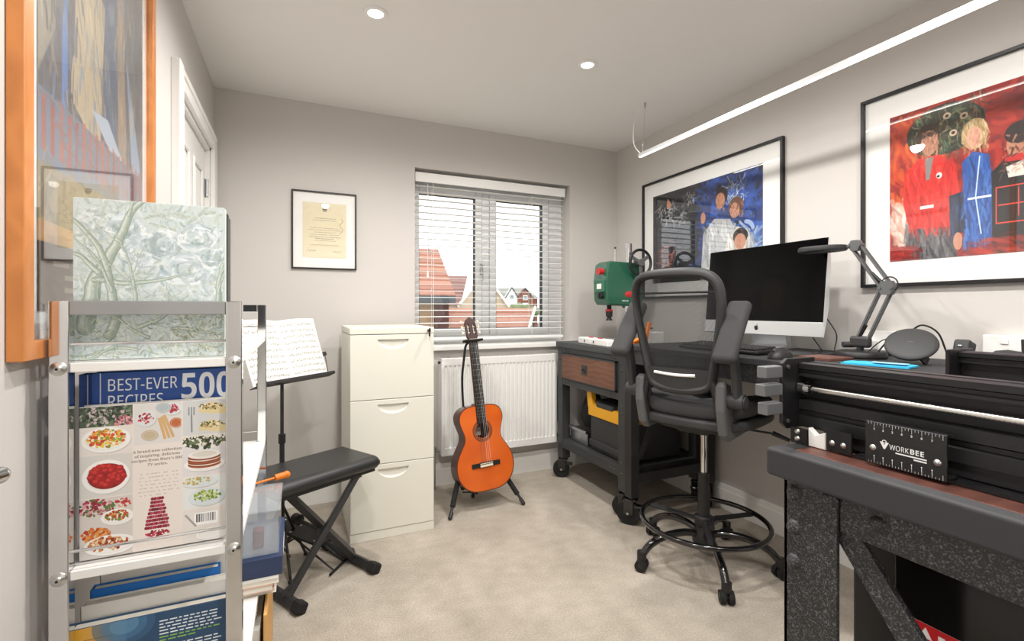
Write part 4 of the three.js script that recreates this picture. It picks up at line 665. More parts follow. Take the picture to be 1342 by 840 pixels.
// ---------- the computer desk along the wall ----------
{
  const x0 = 2.04, x1 = 2.688, z0 = 0.955, z1 = 2.4, y = 0.975, o = thing('computer_desk', 'long dark steel computer desk along the wall of prints', 'desk', [2.37, 0, 1.68]);
  part('desktop', box(x0, x1, y - 0.026, y, z0, z1, 0.004, 2), m.slabEdge, o);
  for (const z of [z0 + 0.012, z1 - 0.08]) {
    for (const x of [x0 + 0.012, x1 - 0.085]) { part('leg', box(x, x + 0.055, 0.148, y - 0.026, z, z + 0.055, 0.002), m.blackMetal, o); caster(o, x + 0.028, z + 0.028, 0.155, 0.063, x < 2.2 ? 2.2 : 0.7); }
    part('end_rail', box(x0 + 0.067, x1 - 0.085, 0.22, 0.275, z + 0.008, z + 0.046, 0.002), m.blackMetal, o); part('end_rail', box(x0 + 0.067, x1 - 0.085, 0.86, 0.949, z + 0.01, z + 0.045, 0.002), m.hammer, o);
    part('brace', bar([2.36, 0.86, z + 0.05], [x0 + 0.07, 0.36, z + 0.05], 0.035, 0.008, 0.002, 0), m.blackMetal, o); part('brace', bar([2.36, 0.86, z + 0.042], [x1 - 0.06, 0.36, z + 0.042], 0.035, 0.008, 0.002), m.blackMetal, o);
  }
  part('apron', box(x0 + 0.02, x0 + 0.05, 0.875, 0.949, z0 + 0.067, z1 - 0.08, 0.002), m.hammer, o); part('apron', box(x1 - 0.06, x1 - 0.03, 0.875, 0.949, z0 + 0.067, z1 - 0.08, 0.002), m.hammer, o);
}

// ---------- drafting chair ----------
{
  const C = V(2.13, 0, 1.45), a = 70 * PI / 180, o = thing('drafting_chair', 'tall black mesh drafting chair with chrome column and foot ring', 'chair', [C.x, 0, C.z]);
  const R = (g) => { g.rotateY(-a); g.translate(C.x, 0, C.z); return g; };            // local: x to the sitter's right, -z to the front
  const w = (x, y, z) => { const v = V(x, y, z).applyAxisAngle(V(0, 1, 0), -a).add(C); return [v.x, v.y, v.z]; };
  for (let k = 0; k < 5; k++) {
    const t = (48 + 72 * k) * PI / 180, cx = Math.cos(t), cz = Math.sin(t), pt = (r, y) => [C.x + cx * r, y, C.z + cz * r];
    part('base_leg', [tube([pt(0.02, 0.135), pt(0.1, 0.15), pt(0.19, 0.142), pt(0.265, 0.112), pt(0.308, 0.068)], 0.0165, 22, 10)], m.blackGloss, o);
    const tw = t + 0.9 + k * 0.7, px = Math.cos(tw), pz = Math.sin(tw), h = pt(0.31, 0);
    const wheel = (s) => rod([h[0] + px * 0.006 * s, 0.026, h[2] + pz * 0.006 * s], [h[0] + px * 0.026 * s, 0.026, h[2] + pz * 0.026 * s], 0.026, 20);
    const c = part('caster', [wheel(1), wheel(-1)], m.rubber, o); part('caster_hood', [rod([h[0], 0.05, h[2]], [h[0], 0.085, h[2]], 0.02, 14), rod([h[0] - px * 0.0275, 0.03, h[2] - pz * 0.0275], [h[0] + px * 0.0275, 0.03, h[2] + pz * 0.0275], 0.012, 12), rod([h[0], 0.03, h[2]], [h[0], 0.055, h[2]], 0.009, 10)], m.black, c);
  }
  part('hub', lathe([[0.001, 0.07], [0.03, 0.075], [0.05, 0.1], [0.05, 0.145], [0.034, 0.165], [0.034, 0.2], [0.001, 0.2]], 28).translate(C.x, 0, C.z), m.black, o);
  part('column_cover', rod([C.x, 0.19, C.z], [C.x, 0.415, C.z], 0.027, 24, 0.025), m.black, o);
  part('gas_lift', rod([C.x, 0.41, C.z], [C.x, 0.65, C.z], 0.0145, 24), m.chrome, o, 'chrome gas lift');
  const ringY = 0.197, fr = part('foot_ring', new THREE.TorusGeometry(0.275, 0.0115, 12, 72).rotateX(PI / 2).translate(C.x, ringY, C.z), m.blackGloss, o);
  for (let k = 0; k < 3; k++) { const t = 0.15 + k * 2 * PI / 3; part('ring_spoke', bar([C.x + Math.cos(t) * 0.03, ringY, C.z + Math.sin(t) * 0.03], [C.x + Math.cos(t) * 0.272, ringY - 0.004, C.z + Math.sin(t) * 0.272], 0.022, 0.01, 0.003), m.black, fr); }
  part('ring_collar', [lathe([[0.027, 0], [0.04, 0.003], [0.042, 0.04], [0.027, 0.045]], 24).translate(C.x, 0.175, C.z), rod([C.x, ringY, C.z + 0.035], [C.x - 0.03, ringY, C.z + 0.075], 0.014, 12)], m.black, fr);
  // seat
  const ss = (n, rx, rz) => Array.from({ length: 56 }, (_, i) => { const t = i / 56 * 2 * PI, c = Math.cos(t), s = Math.sin(t); return [Math.sign(c) * Math.abs(c) ** (2 / n) * rx, Math.sign(s) * Math.abs(s) ** (2 / n) * rz]; });
  const sl = (pts, h, b, y) => { const g = extr(shape(pts), h, b, 4); g.rotateX(PI / 2); g.translate(0, y, 0); return g; };
  const cush = sl(ss(3.2, 0.25, 0.265), 0.075, 0.03, 0.775).translate(0, 0, -0.035); { const p = cush.attributes.position; for (let i = 0; i < p.count; i++) { const z = p.getZ(i), x = p.getX(i); p.setY(i, p.getY(i) - Math.max(0, -z - 0.1) ** 2 * 2.2 + Math.abs(x) ** 2 * 0.25); } cush.computeVertexNormals(); }
  part('seat', R(toCreasedNormals(cush, 0.9)), m.fabric, o, 'charcoal fabric seat cushion');
  part('seat_pan', R(sl(ss(3.2, 0.255, 0.27), 0.04, 0.014, 0.706).translate(0, 0, -0.03)), m.charcoal, o); part('seat_underside', R(sl(ss(3, 0.19, 0.18), 0.03, 0.012, 0.668)), m.black, o);
  part('mechanism', R(box(-0.07, 0.07, 0.618, 0.645, -0.13, 0.13, 0.008, 2)), m.black, o);
  part('lever', [rod(w(0.06, 0.632, -0.06), w(0.27, 0.62, -0.12), 0.005, 8), rod(w(0.255, 0.623, -0.116), w(0.32, 0.6, -0.13), 0.011, 12, 0.008)], m.black, o);
  // back: a swept frame that leans and hollows, mesh inside
  const lean = (y) => 0.235 + (y - 0.8) * 0.16, bowl = (x) => -0.9 * x * x;
  const path = [[-0.06, 0.828], [-0.125, 0.85], [-0.142, 0.9], [-0.16, 0.99], [-0.183, 1.12], [-0.19, 1.2], [-0.18, 1.268], [-0.14, 1.305], [-0.06, 1.315], [0.06, 1.315], [0.14, 1.305], [0.18, 1.268], [0.19, 1.2], [0.183, 1.12], [0.16, 0.99], [0.142, 0.9], [0.125, 0.85], [0.06, 0.828]];
  const band = (pts, wid, dep) => {                          // a flattened tube along the outline
    const cv = new THREE.CatmullRomCurve3(pts.map(([x, y]) => V(x, y, lean(y) + bowl(x))), true, 'catmullrom', 0.5), g = new THREE.TubeGeometry(cv, 90, 1, 12, true), p = g.attributes.position, q = cv.getSpacedPoints(90), fr = 13;
    for (let i = 0; i < p.count; i++) { const c = q[Math.floor(i / fr)], d = V().fromBufferAttribute(p, i).sub(c), f = wid(Math.floor(i / fr) / 90); p.setXYZ(i, c.x + d.x * f, c.y + d.y * f, c.z + d.z * dep); }
    g.computeVertexNormals(); return g;
  };
  part('back_frame', R(band(path, (t) => 0.015 + 0.007 * Math.abs(Math.cos(t * 2 * PI)) ** 2, 0.026)), m.charcoal, o, 'charcoal plastic back frame');
  const grid = (fx, nx, ny, y0, y1, dz, hw) => { const pos = [], idx = []; for (let j = 0; j <= ny; j++) for (let i = 0; i <= nx; i++) { const y = y0 + (y1 - y0) * j / ny, x = (i / nx * 2 - 1) * hw(y); pos.push(x, y, lean(y) + bowl(x) + dz); } for (let j = 0; j < ny; j++) for (let i = 0; i < nx; i++) { const k = j * (nx + 1) + i; idx.push(k, k + 1, k + nx + 2, k, k + nx + 2, k + nx + 1); } const g = new THREE.BufferGeometry(); g.setAttribute('position', new THREE.Float32BufferAttribute(pos, 3)); g.setIndex(idx); g.computeVertexNormals(); return g; };
  const hwBack = (y) => y > 1.2 ? 0.188 * Math.sqrt(Math.max(0.05, 1 - ((y - 1.2) / 0.125) ** 3)) : 0.142 + (y - 0.9) / 0.3 * 0.046;
  const mesh = phys('#4a4b4d', 0.9, { transmission: 0.5, thickness: 0 }); mesh.side = THREE.DoubleSide;
  const holes = (() => { const n = 64, d = new Uint8Array(n * n * 4); for (let i = 0; i < n; i++) for (let j = 0; j < n; j++) { const k = (i * n + j) * 4, open = Math.hypot((i % 16) - 8, (j % 16) - 8) < 5.2; d[k] = d[k + 1] = d[k + 2] = open ? 0 : 255; d[k + 3] = 255; } const t = new THREE.DataTexture(d, n, n); t.wrapS = t.wrapT = THREE.RepeatWrapping; t.magFilter = THREE.LinearFilter; t.repeat.set(90, 90); t.needsUpdate = true; return t; })();
  const meshMat = mat('#2c2d2e', 0.85, 0, { alphaMap: holes, transparent: true, side: THREE.DoubleSide });
  part('back_mesh', R(grid(0, 16, 22, 0.9, 1.308, -0.004, hwBack)), meshMat, o, 'see-through dark grey mesh');
  part('mesh_band', R(tube([[-0.17, 1.235, lean(1.235) + bowl(0.17) - 0.006], [0, 1.235, lean(1.235) - 0.006], [0.17, 1.235, lean(1.235) + bowl(0.17) - 0.006]], 0.004, 20, 6)), m.black, o);
  // lumbar shell across the foot of the back, with its pale strip
  const shell = (y0, y1, hw, dz, th) => { const f = grid(0, 20, 8, y0, y1, dz + th, () => hw), b = grid(0, 20, 8, y0, y1, dz, () => hw); for (const g of [f, b]) { const p = g.attributes.position; for (let i = 0; i < p.count; i++) { const t = (p.getY(i) - y0) / (y1 - y0), e = Math.abs(p.getX(i)) / hw; p.setY(i, p.getY(i) + (1 - t) * e ** 3 * 0.05); } g.computeVertexNormals(); } const s = M([f, b, ...[-1, 1].map((k) => rod([k * hw * 0.985, y0 + 0.05, lean(y0) + bowl(hw) + dz + th / 2], [k * hw * 0.985, y1, lean(y1) + bowl(hw) + dz + th / 2], th / 2, 10))]); return s; };
  part('lumbar_shell', R(shell(0.818, 0.918, 0.142, -0.004, 0.026)), m.charcoal, o);
  part('reflective_strip', R(tube([[-0.1, 0.894, lean(0.894) + bowl(0.1) + 0.024], [0, 0.89, lean(0.89) + 0.024], [0.085, 0.893, lean(0.893) + bowl(0.085) + 0.024]], 0.0065, 20, 8)), m.white, o, 'pale strip across the back');
  for (const k of [-1, 1]) part('back_bracket', R(tube([[k * 0.13, 0.69, 0.1], [k * 0.16, 0.7, 0.2], [k * 0.165, 0.78, 0.235], [k * 0.14, 0.88, 0.235]], 0.016, 20, 10)), m.black, o);
  // flip-up arms, raised beside the back
  for (const s of [-1, 1]) {
    const ax = s * 0.21;
    const br = extr(shape([[0.02, 0.64], [0.2, 0.63], [0.235, 0.66], [0.262, 0.76], [0.262, 0.86], [0.235, 0.875], [0.19, 0.86], [0.165, 0.76], [0.1, 0.7], [0.02, 0.69]]), 0.04, 0.012, 3); br.rotateY(-PI / 2); br.translate(ax * 0.86 + 0.02, 0, 0);
    part('arm_bracket', R(br), m.greyPlastic, o);
    part('arm_pivot', R(M([rod([ax * 0.8, 0.8, 0.215], [ax + s * 0.05, 0.8, 0.215], 0.032, 24), rod([ax + s * 0.04, 0.8, 0.215], [ax + s * 0.056, 0.8, 0.215], 0.024, 24)])), m.charcoal, o);
    part('arm_strut', R(bar([ax + s * 0.025, 0.8, 0.215], [ax + s * 0.025, 1.03, 0.262], 0.028, 0.05, 0.01)), m.charcoal, o);
    part('arm_pad', R(T(new RoundedBoxGeometry(0.09, 0.29, 0.046, 5, 0.022), ax + s * 0.02, 1.08, 0.262, -0.66, 0, 0)), m.fabric, o);
  }
}
// ---------- framed prints on the long wall (generic paintings in the same colours) ----------
const printRed = canvas(900, 620, (c, w, h) => {
  c.fillStyle = '#8e1f1c'; c.fillRect(0, 0, w, h);
  strokes(c, 500, 0, 0, w, h, ['#a82a20', '#7a1a1a', '#c23a24', '#5e1414', '#93241c'], 120, 26);
  strokes(c, 160, 0, 0, 200, 360, ['#d8501e', '#e0702c', '#b8321c', '#c94a24'], 90, 22, 1.4);
  strokes(c, 120, 0, 350, 150, 560, ['#e2d6cc', '#d8b8a4', '#c9a08c', '#efe8e0'], 90, 24, 1.3);
  strokes(c, 90, 640, 120, 900, 330, ['#e0423c', '#c43a44', '#d86a6a', '#7a2020'], 80, 16); strokes(c, 120, 420, 0, 900, 200, ['#6a1c1e', '#4c1416', '#8a2622'], 130, 30);
  c.save(); c.scale(0.66, 1);
  oval(c, '#2c3024', 285, 110, 190, 100); strokes(c, 330, 130, 20, 470, 225, ['#5c6e48', '#8fa06a', '#2a3428', '#3f6a62', '#c8b890', '#7c4a3c', '#1e241c'], 46, 9);
  for (const [x, y] of [[300, 62], [380, 80], [330, 135]]) { oval(c, '#c9b49a', x, y, 19, 13); oval(c, '#3a2018', x, y, 9, 6); }
  // two painted silhouettes without faces: one red, one blue
  poly(c, '#2e3038', [[120, 450], [300, 450], [350, 620], [70, 620]]); strokes(c, 170, 90, 450, 320, 620, ['#6e6c6e', '#55545a', '#8a8686', '#3c3a3e'], 90, 16, 1.4);
  poly(c, '#d22a26', [[82, 260], [160, 205], [260, 205], [340, 260], [370, 420], [320, 500], [110, 490], [74, 380]]); strokes(c, 260, 90, 220, 345, 480, ['#dc342c', '#c4221f', '#ec5040', '#9e1a1a', '#b8201e'], 70, 13, 1.4); poly(c, '#8a8684', [[190, 210], [235, 210], [214, 300], [196, 300]]); oval(c, '#efe8e0', 262, 290, 15, 12); oval(c, '#22242a', 258, 293, 8, 5);
  poly(c, '#1e2a44', [[310, 380], [375, 370], [392, 520], [318, 540]]); strokes(c, 40, 318, 380, 380, 530, ['#22345c', '#141a2c', '#2c4470'], 50, 12, 1.5); oval(c, '#c48a70', 352, 560, 22, 34);
  poly(c, '#2d57a4', [[370, 260], [420, 225], [490, 250], [512, 400], [500, 560], [392, 560]]); strokes(c, 190, 380, 240, 502, 555, ['#3466b8', '#234684', '#4a80cc', '#1c3a72'], 90, 12, 1.5); c.strokeStyle = '#c8dcf0'; c.lineWidth = 6; c.beginPath(); c.moveTo(450, 250); c.lineTo(432, 400); c.lineTo(456, 540); c.stroke(); c.fillStyle = '#dfe8f0'; c.fillRect(396, 400, 104, 8); c.fillRect(165, 402, 70, 13);
  oval(c, '#3a281c', 205, 125, 60, 52); oval(c, '#c08a70', 214, 150, 44, 50); strokes(c, 110, 176, 100, 254, 198, ['#a8745c', '#cf9c82', '#8c5a46', '#b57f66'], 24, 9, 1.4); strokes(c, 40, 160, 78, 256, 118, ['#3a281c', '#4e3626', '#2a1c14'], 30, 10, 0.2);
  oval(c, '#bfa273', 428, 160, 60, 58); strokes(c, 130, 372, 106, 482, 215, ['#d8c49a', '#a88c5c', '#e6d6b4', '#8c7048'], 30, 8, 1.4); oval(c, '#d6a48a', 424, 172, 32, 40); strokes(c, 50, 398, 140, 450, 208, ['#c8917a', '#dcb09a', '#b87e66'], 18, 7, 1.4);
  poly(c, '#16161a', [[500, 320], [600, 250], [740, 300], [900, 330], [900, 620], [505, 620]]); oval(c, '#b98468', 612, 235, 50, 50); oval(c, '#201a1a', 620, 195, 66, 40); poly(c, '#d8d4cc', [[560, 310], [660, 290], [660, 350], [570, 350]]); poly(c, '#c22a2a', [[550, 270], [650, 270], [640, 296], [556, 292]]); strokes(c, 90, 540, 190, 680, 340, ['#a87058', '#2a2020', '#c88e74', '#5a2424'], 26, 9);
  c.strokeStyle = '#d84030'; c.lineWidth = 5; c.strokeRect(520, 380, 240, 130); c.beginPath(); c.moveTo(610, 390); c.lineTo(610, 490); c.moveTo(530, 445); c.lineTo(750, 445); c.stroke();
  c.restore();
  poly(c, '#16161a', [[560, 330], [900, 330], [900, 620], [560, 620]]); strokes(c, 260, 560, 200, 900, 600, ['#6a1c1e', '#2a1416', '#8a2622', '#1a1416', '#a83a30'], 90, 18);
  strokes(c, 150, 250, 560, 900, 620, ['#b02a20', '#7e1c1a', '#c84a34'], 90, 16, 0.1); strokes(c, 40, 0, 560, 70, 620, ['#b02a20', '#7e1c1a'], 50, 16, 0.1);
});
const printBlue = canvas(900, 620, (c, w, h) => {
  c.fillStyle = '#15181f'; c.fillRect(0, 0, w, h);
  strokes(c, 300, 0, 0, w * 0.6, h, ['#1c2029', '#10131a', '#262a36', '#2e2a2c'], 130, 30);
  strokes(c, 420, w * 0.5, 0, w, h * 0.8, ['#1c3f8c', '#2a56b0', '#16306c', '#3a68c4', '#12265a'], 120, 34); strokes(c, 150, w * 0.72, h * 0.55, w, h, ['#8fa8c8', '#c4d2e2', '#5c82ba', '#dfe6ee'], 90, 24);
  for (const [x, y, s] of [[120, 130, 90], [250, 190, 100], [350, 90, 60], [700, 90, 80], [720, 170, 60]]) strokes(c, 50, x - s, y - s * 0.5, x + s, y + s * 0.5, ['#e4e4e0', '#b4b6b4', '#7c7e80', '#f4f2ec'], s * 0.7, 7); poly(c, '#c88a6a', [[150, 40], [190, 90], [170, 120], [140, 90]]);
  strokes(c, 80, 60, 330, 200, 560, ['#8a3c34', '#5a2a2c', '#b06a5a'], 60, 14);
  // pale robed silhouettes without faces
  poly(c, '#a9acae', [[470, 330], [560, 250], [680, 270], [740, 400], [740, 620], [450, 620]]); strokes(c, 220, 470, 270, 720, 620, ['#c2c5c7', '#8e9194', '#d8dada', '#74777c', '#a4a7aa'], 90, 14, 1.4); poly(c, '#c9c7c1', [[660, 400], [730, 320], [800, 350], [860, 620], [620, 620]]); strokes(c, 170, 660, 340, 830, 620, ['#dcdad4', '#aeaaa2', '#e8e6e2', '#94908a'], 80, 14, 1.4);
  oval(c, '#241c1a', 616, 122, 46, 52); oval(c, '#a87458', 606, 148, 36, 48); strokes(c, 60, 575, 105, 640, 195, ['#b98468', '#8c5c44', '#c8957a'], 20, 8, 1.4); oval(c, '#5e3e2c', 722, 205, 52, 58); oval(c, '#bb8870', 712, 226, 34, 44); strokes(c, 60, 680, 170, 770, 270, ['#c8967e', '#a06e58', '#6a4834'], 20, 8, 1.4); oval(c, '#2a201e', 752, 380, 52, 46); oval(c, '#c08c74', 750, 412, 40, 46); oval(c, '#b88468', 470, 230, 20, 36);
});
function wallPrint(name, label, z0, z1, y0, y1, tex, pz0, pz1, py0, py1, printLabel) {
  const o = thing(name, label, 'picture', [W, y0, (z0 + z1) / 2]), t = 0.014, d = 0.024;
  for (const y of [y0, y1 - t]) part('frame_rail', box(W - d, W - 0.001, y, y + t, z0, z1, 0.0015), m.frameBlack, o);
  for (const z of [z0, z1 - t]) part('frame_stile', box(W - d, W - 0.001, y0 + t, y1 - t, z, z + t, 0.0015), m.frameBlack, o);
  part('mount', box(W - 0.009, W - 0.004, y0 + t, y1 - t, z0 + t, z1 - t), m.white, o);
  part('print', sheet(pz1 - pz0, py1 - py0, W - 0.0102, (py0 + py1) / 2, (pz0 + pz1) / 2, -PI / 2), matPrint(tex), o, printLabel, true);
  part('glass', box(W - 0.0165, W - 0.0155, y0 + t, y1 - t, z0 + t, z1 - t), m.glass, o);
}
wallPrint('framed_print', 'large black framed print in reds with a red and a blue figure', 1.803, 2.905, 1.26, 2.075, printRed, 1.912, 2.795, 1.365, 1.968, 'painting of a red and a blue figure on dark red');
wallPrint('framed_print', 'large black framed dark blue print behind the computer screen', 0.332, 1.43, 1.24, 2.054, printBlue, 0.438, 1.307, 1.345, 1.95, 'painting of pale robed figures on black and blue');

// ---------- computer ----------
{
  const o = thing('desktop_computer', 'silver all-in-one computer with a black screen on the desk', 'computer', [2.5, 0.975, 1.45]);
  const z0 = 1.125, z1 = 1.775, h = 0.437, tilt = 0.1;
  const q = (g) => { g.rotateZ(-tilt); g.translate(2.47, 1.044, 0); return g; };       // local: y up the panel, -x its face
  part('housing', q(M([extr(shape([[0, 0.004], [0.008, 0], [h - 0.008, 0], [h, 0.004], [h, 0.012], [h * 0.75, 0.03], [h * 0.3, 0.034], [0, 0.012]].map(([y, x]) => [x, y])), z1 - z0, 0.002).translate(0, 0, z0)])), m.silver, o);
  part('screen', q(box(-0.0015, 0.004, 0.066, h - 0.001, z0 + 0.001, z1 - 0.001, 0.002, 2)), phys('#050506', 0.12, { specularIntensity: 0.35 }), o, 'dark glossy screen');
  part('chin', q(box(-0.0015, 0.004, 0.001, 0.0655, z0 + 0.001, z1 - 0.001, 0.002, 2)), m.silver, o, 'silver chin with a small black emblem');
  const ap = new THREE.Shape(); ap.moveTo(0, -1); ap.bezierCurveTo(0.35, -1.1, 0.5, -0.95, 0.75, -0.6); ap.bezierCurveTo(0.95, -0.3, 0.95, -0.15, 0.95, -0.12); ap.bezierCurveTo(0.55, 0.05, 0.5, 0.6, 0.88, 0.78); ap.bezierCurveTo(0.6, 1.1, 0.25, 0.92, 0, 0.85); ap.bezierCurveTo(-0.3, 0.95, -0.6, 1.1, -0.88, 0.65); ap.bezierCurveTo(-1.1, 0.1, -0.8, -0.7, -0.45, -0.98); ap.bezierCurveTo(-0.25, -1.08, -0.15, -1.0, 0, -1);
  const leaf = new THREE.Shape(); leaf.moveTo(0.02, 1.05); leaf.bezierCurveTo(0.02, 1.4, 0.3, 1.62, 0.48, 1.65); leaf.bezierCurveTo(0.5, 1.35, 0.3, 1.08, 0.02, 1.05);
  const em = M([new THREE.ExtrudeGeometry(ap, { depth: 0.05, bevelEnabled: false }), new THREE.ExtrudeGeometry(leaf, { depth: 0.05, bevelEnabled: false })]); em.scale(0.0115, 0.0115, 0.0115); em.rotateY(-PI / 2); em.translate(-0.0016, 0.032, (z0 + z1) / 2);
  part('emblem', q(em), m.black, o, 'small black fruit-shaped emblem');
  part('stand', [extr(shape([[2.475, 0.977], [2.64, 0.977], [2.64, 0.981], [2.6, 0.99], [2.53, 1.25], [2.518, 1.25], [2.56, 0.99], [2.475, 0.981]]), 0.19, 0.001).translate(0, 0, 1.355)], m.silver, o);
}
{
  const o = thing('keyboard', 'black desktop keyboard in front of the computer', 'keyboard', [2.2, 0.976, 1.45]);
  const q = (g) => { g.rotateZ(0.07); g.translate(2.14, 0.978, 1.5); return g; };
  part('tray', q(box(0, 0.15, 0, 0.014, -0.22, 0.22, 0.005, 2)), m.black, o);
  const key = new RoundedBoxGeometry(0.0155, 0.009, 0.0155, 1, 0.002), km = mat('#2b2c2e', 0.5);
  for (let r = 0; r < 6; r++) for (let k = 0; k < 21; k++) { const g = key.clone().translate(0.02 + r * 0.021, 0.018, -0.2 + k * 0.02); part('key', q(g), km, o); }
  const ms = thing('computer_mouse', 'black computer mouse on the desk by the machine rail', 'mouse', [2.12, 0.976, 1.83]);
  const g = new THREE.SphereGeometry(1, 28, 18), p = g.attributes.position; for (let i = 0; i < p.count; i++) { const x = p.getX(i), y = p.getY(i), z = p.getZ(i); p.setXYZ(i, x * 0.055, Math.max(0, y) * 0.04 * (1 + 0.15 * x), z * 0.036); } g.computeVertexNormals(); g.translate(2.13, 0.9765, 1.835);
  part('shell', g, m.black, ms); part('scroll_wheel', T(new THREE.CylinderGeometry(0.008, 0.008, 0.007, 14), 2.1, 1.008, 1.835, PI / 2), m.greyPlastic, ms); part('button_seam', box(2.078, 2.112, 1.0045, 1.008, 1.8345, 1.8355), m.gasket, ms);
}
// ---------- ring lamp on a jointed arm ----------
{
  const o = thing('desk_lamp', 'grey jointed desk lamp with a flat round head beside the computer', 'lamp', [2.47, 0.976, 1.9]);
  const J0 = [2.45, 1.03, 1.94], J1 = [2.45, 1.247, 2.034], J2 = [2.45, 1.419, 1.923], HC = [2.42, 1.415, 1.808];
  part('base', lathe([[0.001, 0.028], [0.07, 0.028], [0.084, 0.022], [0.086, 0.004], [0.082, 0], [0.001, 0]], 40).translate(2.46, 0.976, 1.935), m.black, o);
  part('base_pivot', [rod([2.455, 1.0, 1.935], J0, 0.012, 14), T(new RoundedBoxGeometry(0.03, 0.045, 0.075, 3, 0.012), J0[0], J0[1] + 0.008, J0[2]), rod([J0[0] - 0.03, J0[1] - 0.005, J0[2] - 0.05], [J0[0] + 0.0, J0[1] - 0.005, J0[2] - 0.03], 0.012, 12)], m.charcoal, o);
  const off = (P, a, b) => [P[0] + a, P[1], P[2] + b];
  for (const [a, x] of [[-0.02, 0.008], [0.02, 0.008], [-0.02, -0.008], [0.02, -0.008]]) { part('lower_arm', bar(off(J0, x, a), off(J1, x, a), 0.007, 0.007, 0.001), m.greyPlastic, o); part('upper_arm', bar(off(J1, x, a), off(J2, x, a), 0.007, 0.007, 0.001), m.greyPlastic, o); }
  part('spring', rod(off(J0, 0, -0.018), [J0[0], J0[1] + 0.075, J0[2] + 0.02], 0.0065, 10), m.black, o); part('spring', rod(off(J1, 0, 0.0), [J1[0], J1[1] + 0.06, J1[2] - 0.055], 0.0065, 10), m.black, o);
  const plate = (P, r) => M([rod([P[0] - 0.014, P[1], P[2]], [P[0] + 0.014, P[1], P[2]], r, 6), rod([P[0] - 0.018, P[1], P[2] - 0.02], [P[0] + 0.018, P[1], P[2] - 0.02], 0.006, 10), rod([P[0] - 0.018, P[1], P[2] + 0.02], [P[0] + 0.018, P[1], P[2] + 0.02], 0.006, 10)]);
  part('elbow_plate', plate(J1, 0.03), m.greyPlastic, o); part('wrist_plate', plate(J2, 0.024), m.greyPlastic, o); part('elbow_cable', T(new THREE.TorusGeometry(0.028, 0.0025, 6, 24, 4), J1[0] - 0.01, J1[1] + 0.012, J1[2] + 0.012, 0, PI / 2), m.black, o);
  part('head_stem', rod(J2, [HC[0] + 0.02, HC[1], HC[2] + 0.08], 0.006, 10), m.greyPlastic, o);
  part('lamp_head', lathe([[0.05, -0.011], [0.083, -0.011], [0.088, -0.006], [0.088, 0.008], [0.083, 0.012], [0.05, 0.012], [0.047, 0.008], [0.047, -0.008], [0.05, -0.011]], 44).rotateZ(0.04).translate(...HC), m.charcoal, o, 'flat dark grey ring'); part('magnifier', lathe([[0.0005, 0.005], [0.03, 0.004], [0.0475, 0.001], [0.03, -0.003], [0.0005, -0.004]], 32).translate(...HC), m.acrylic, o);
}
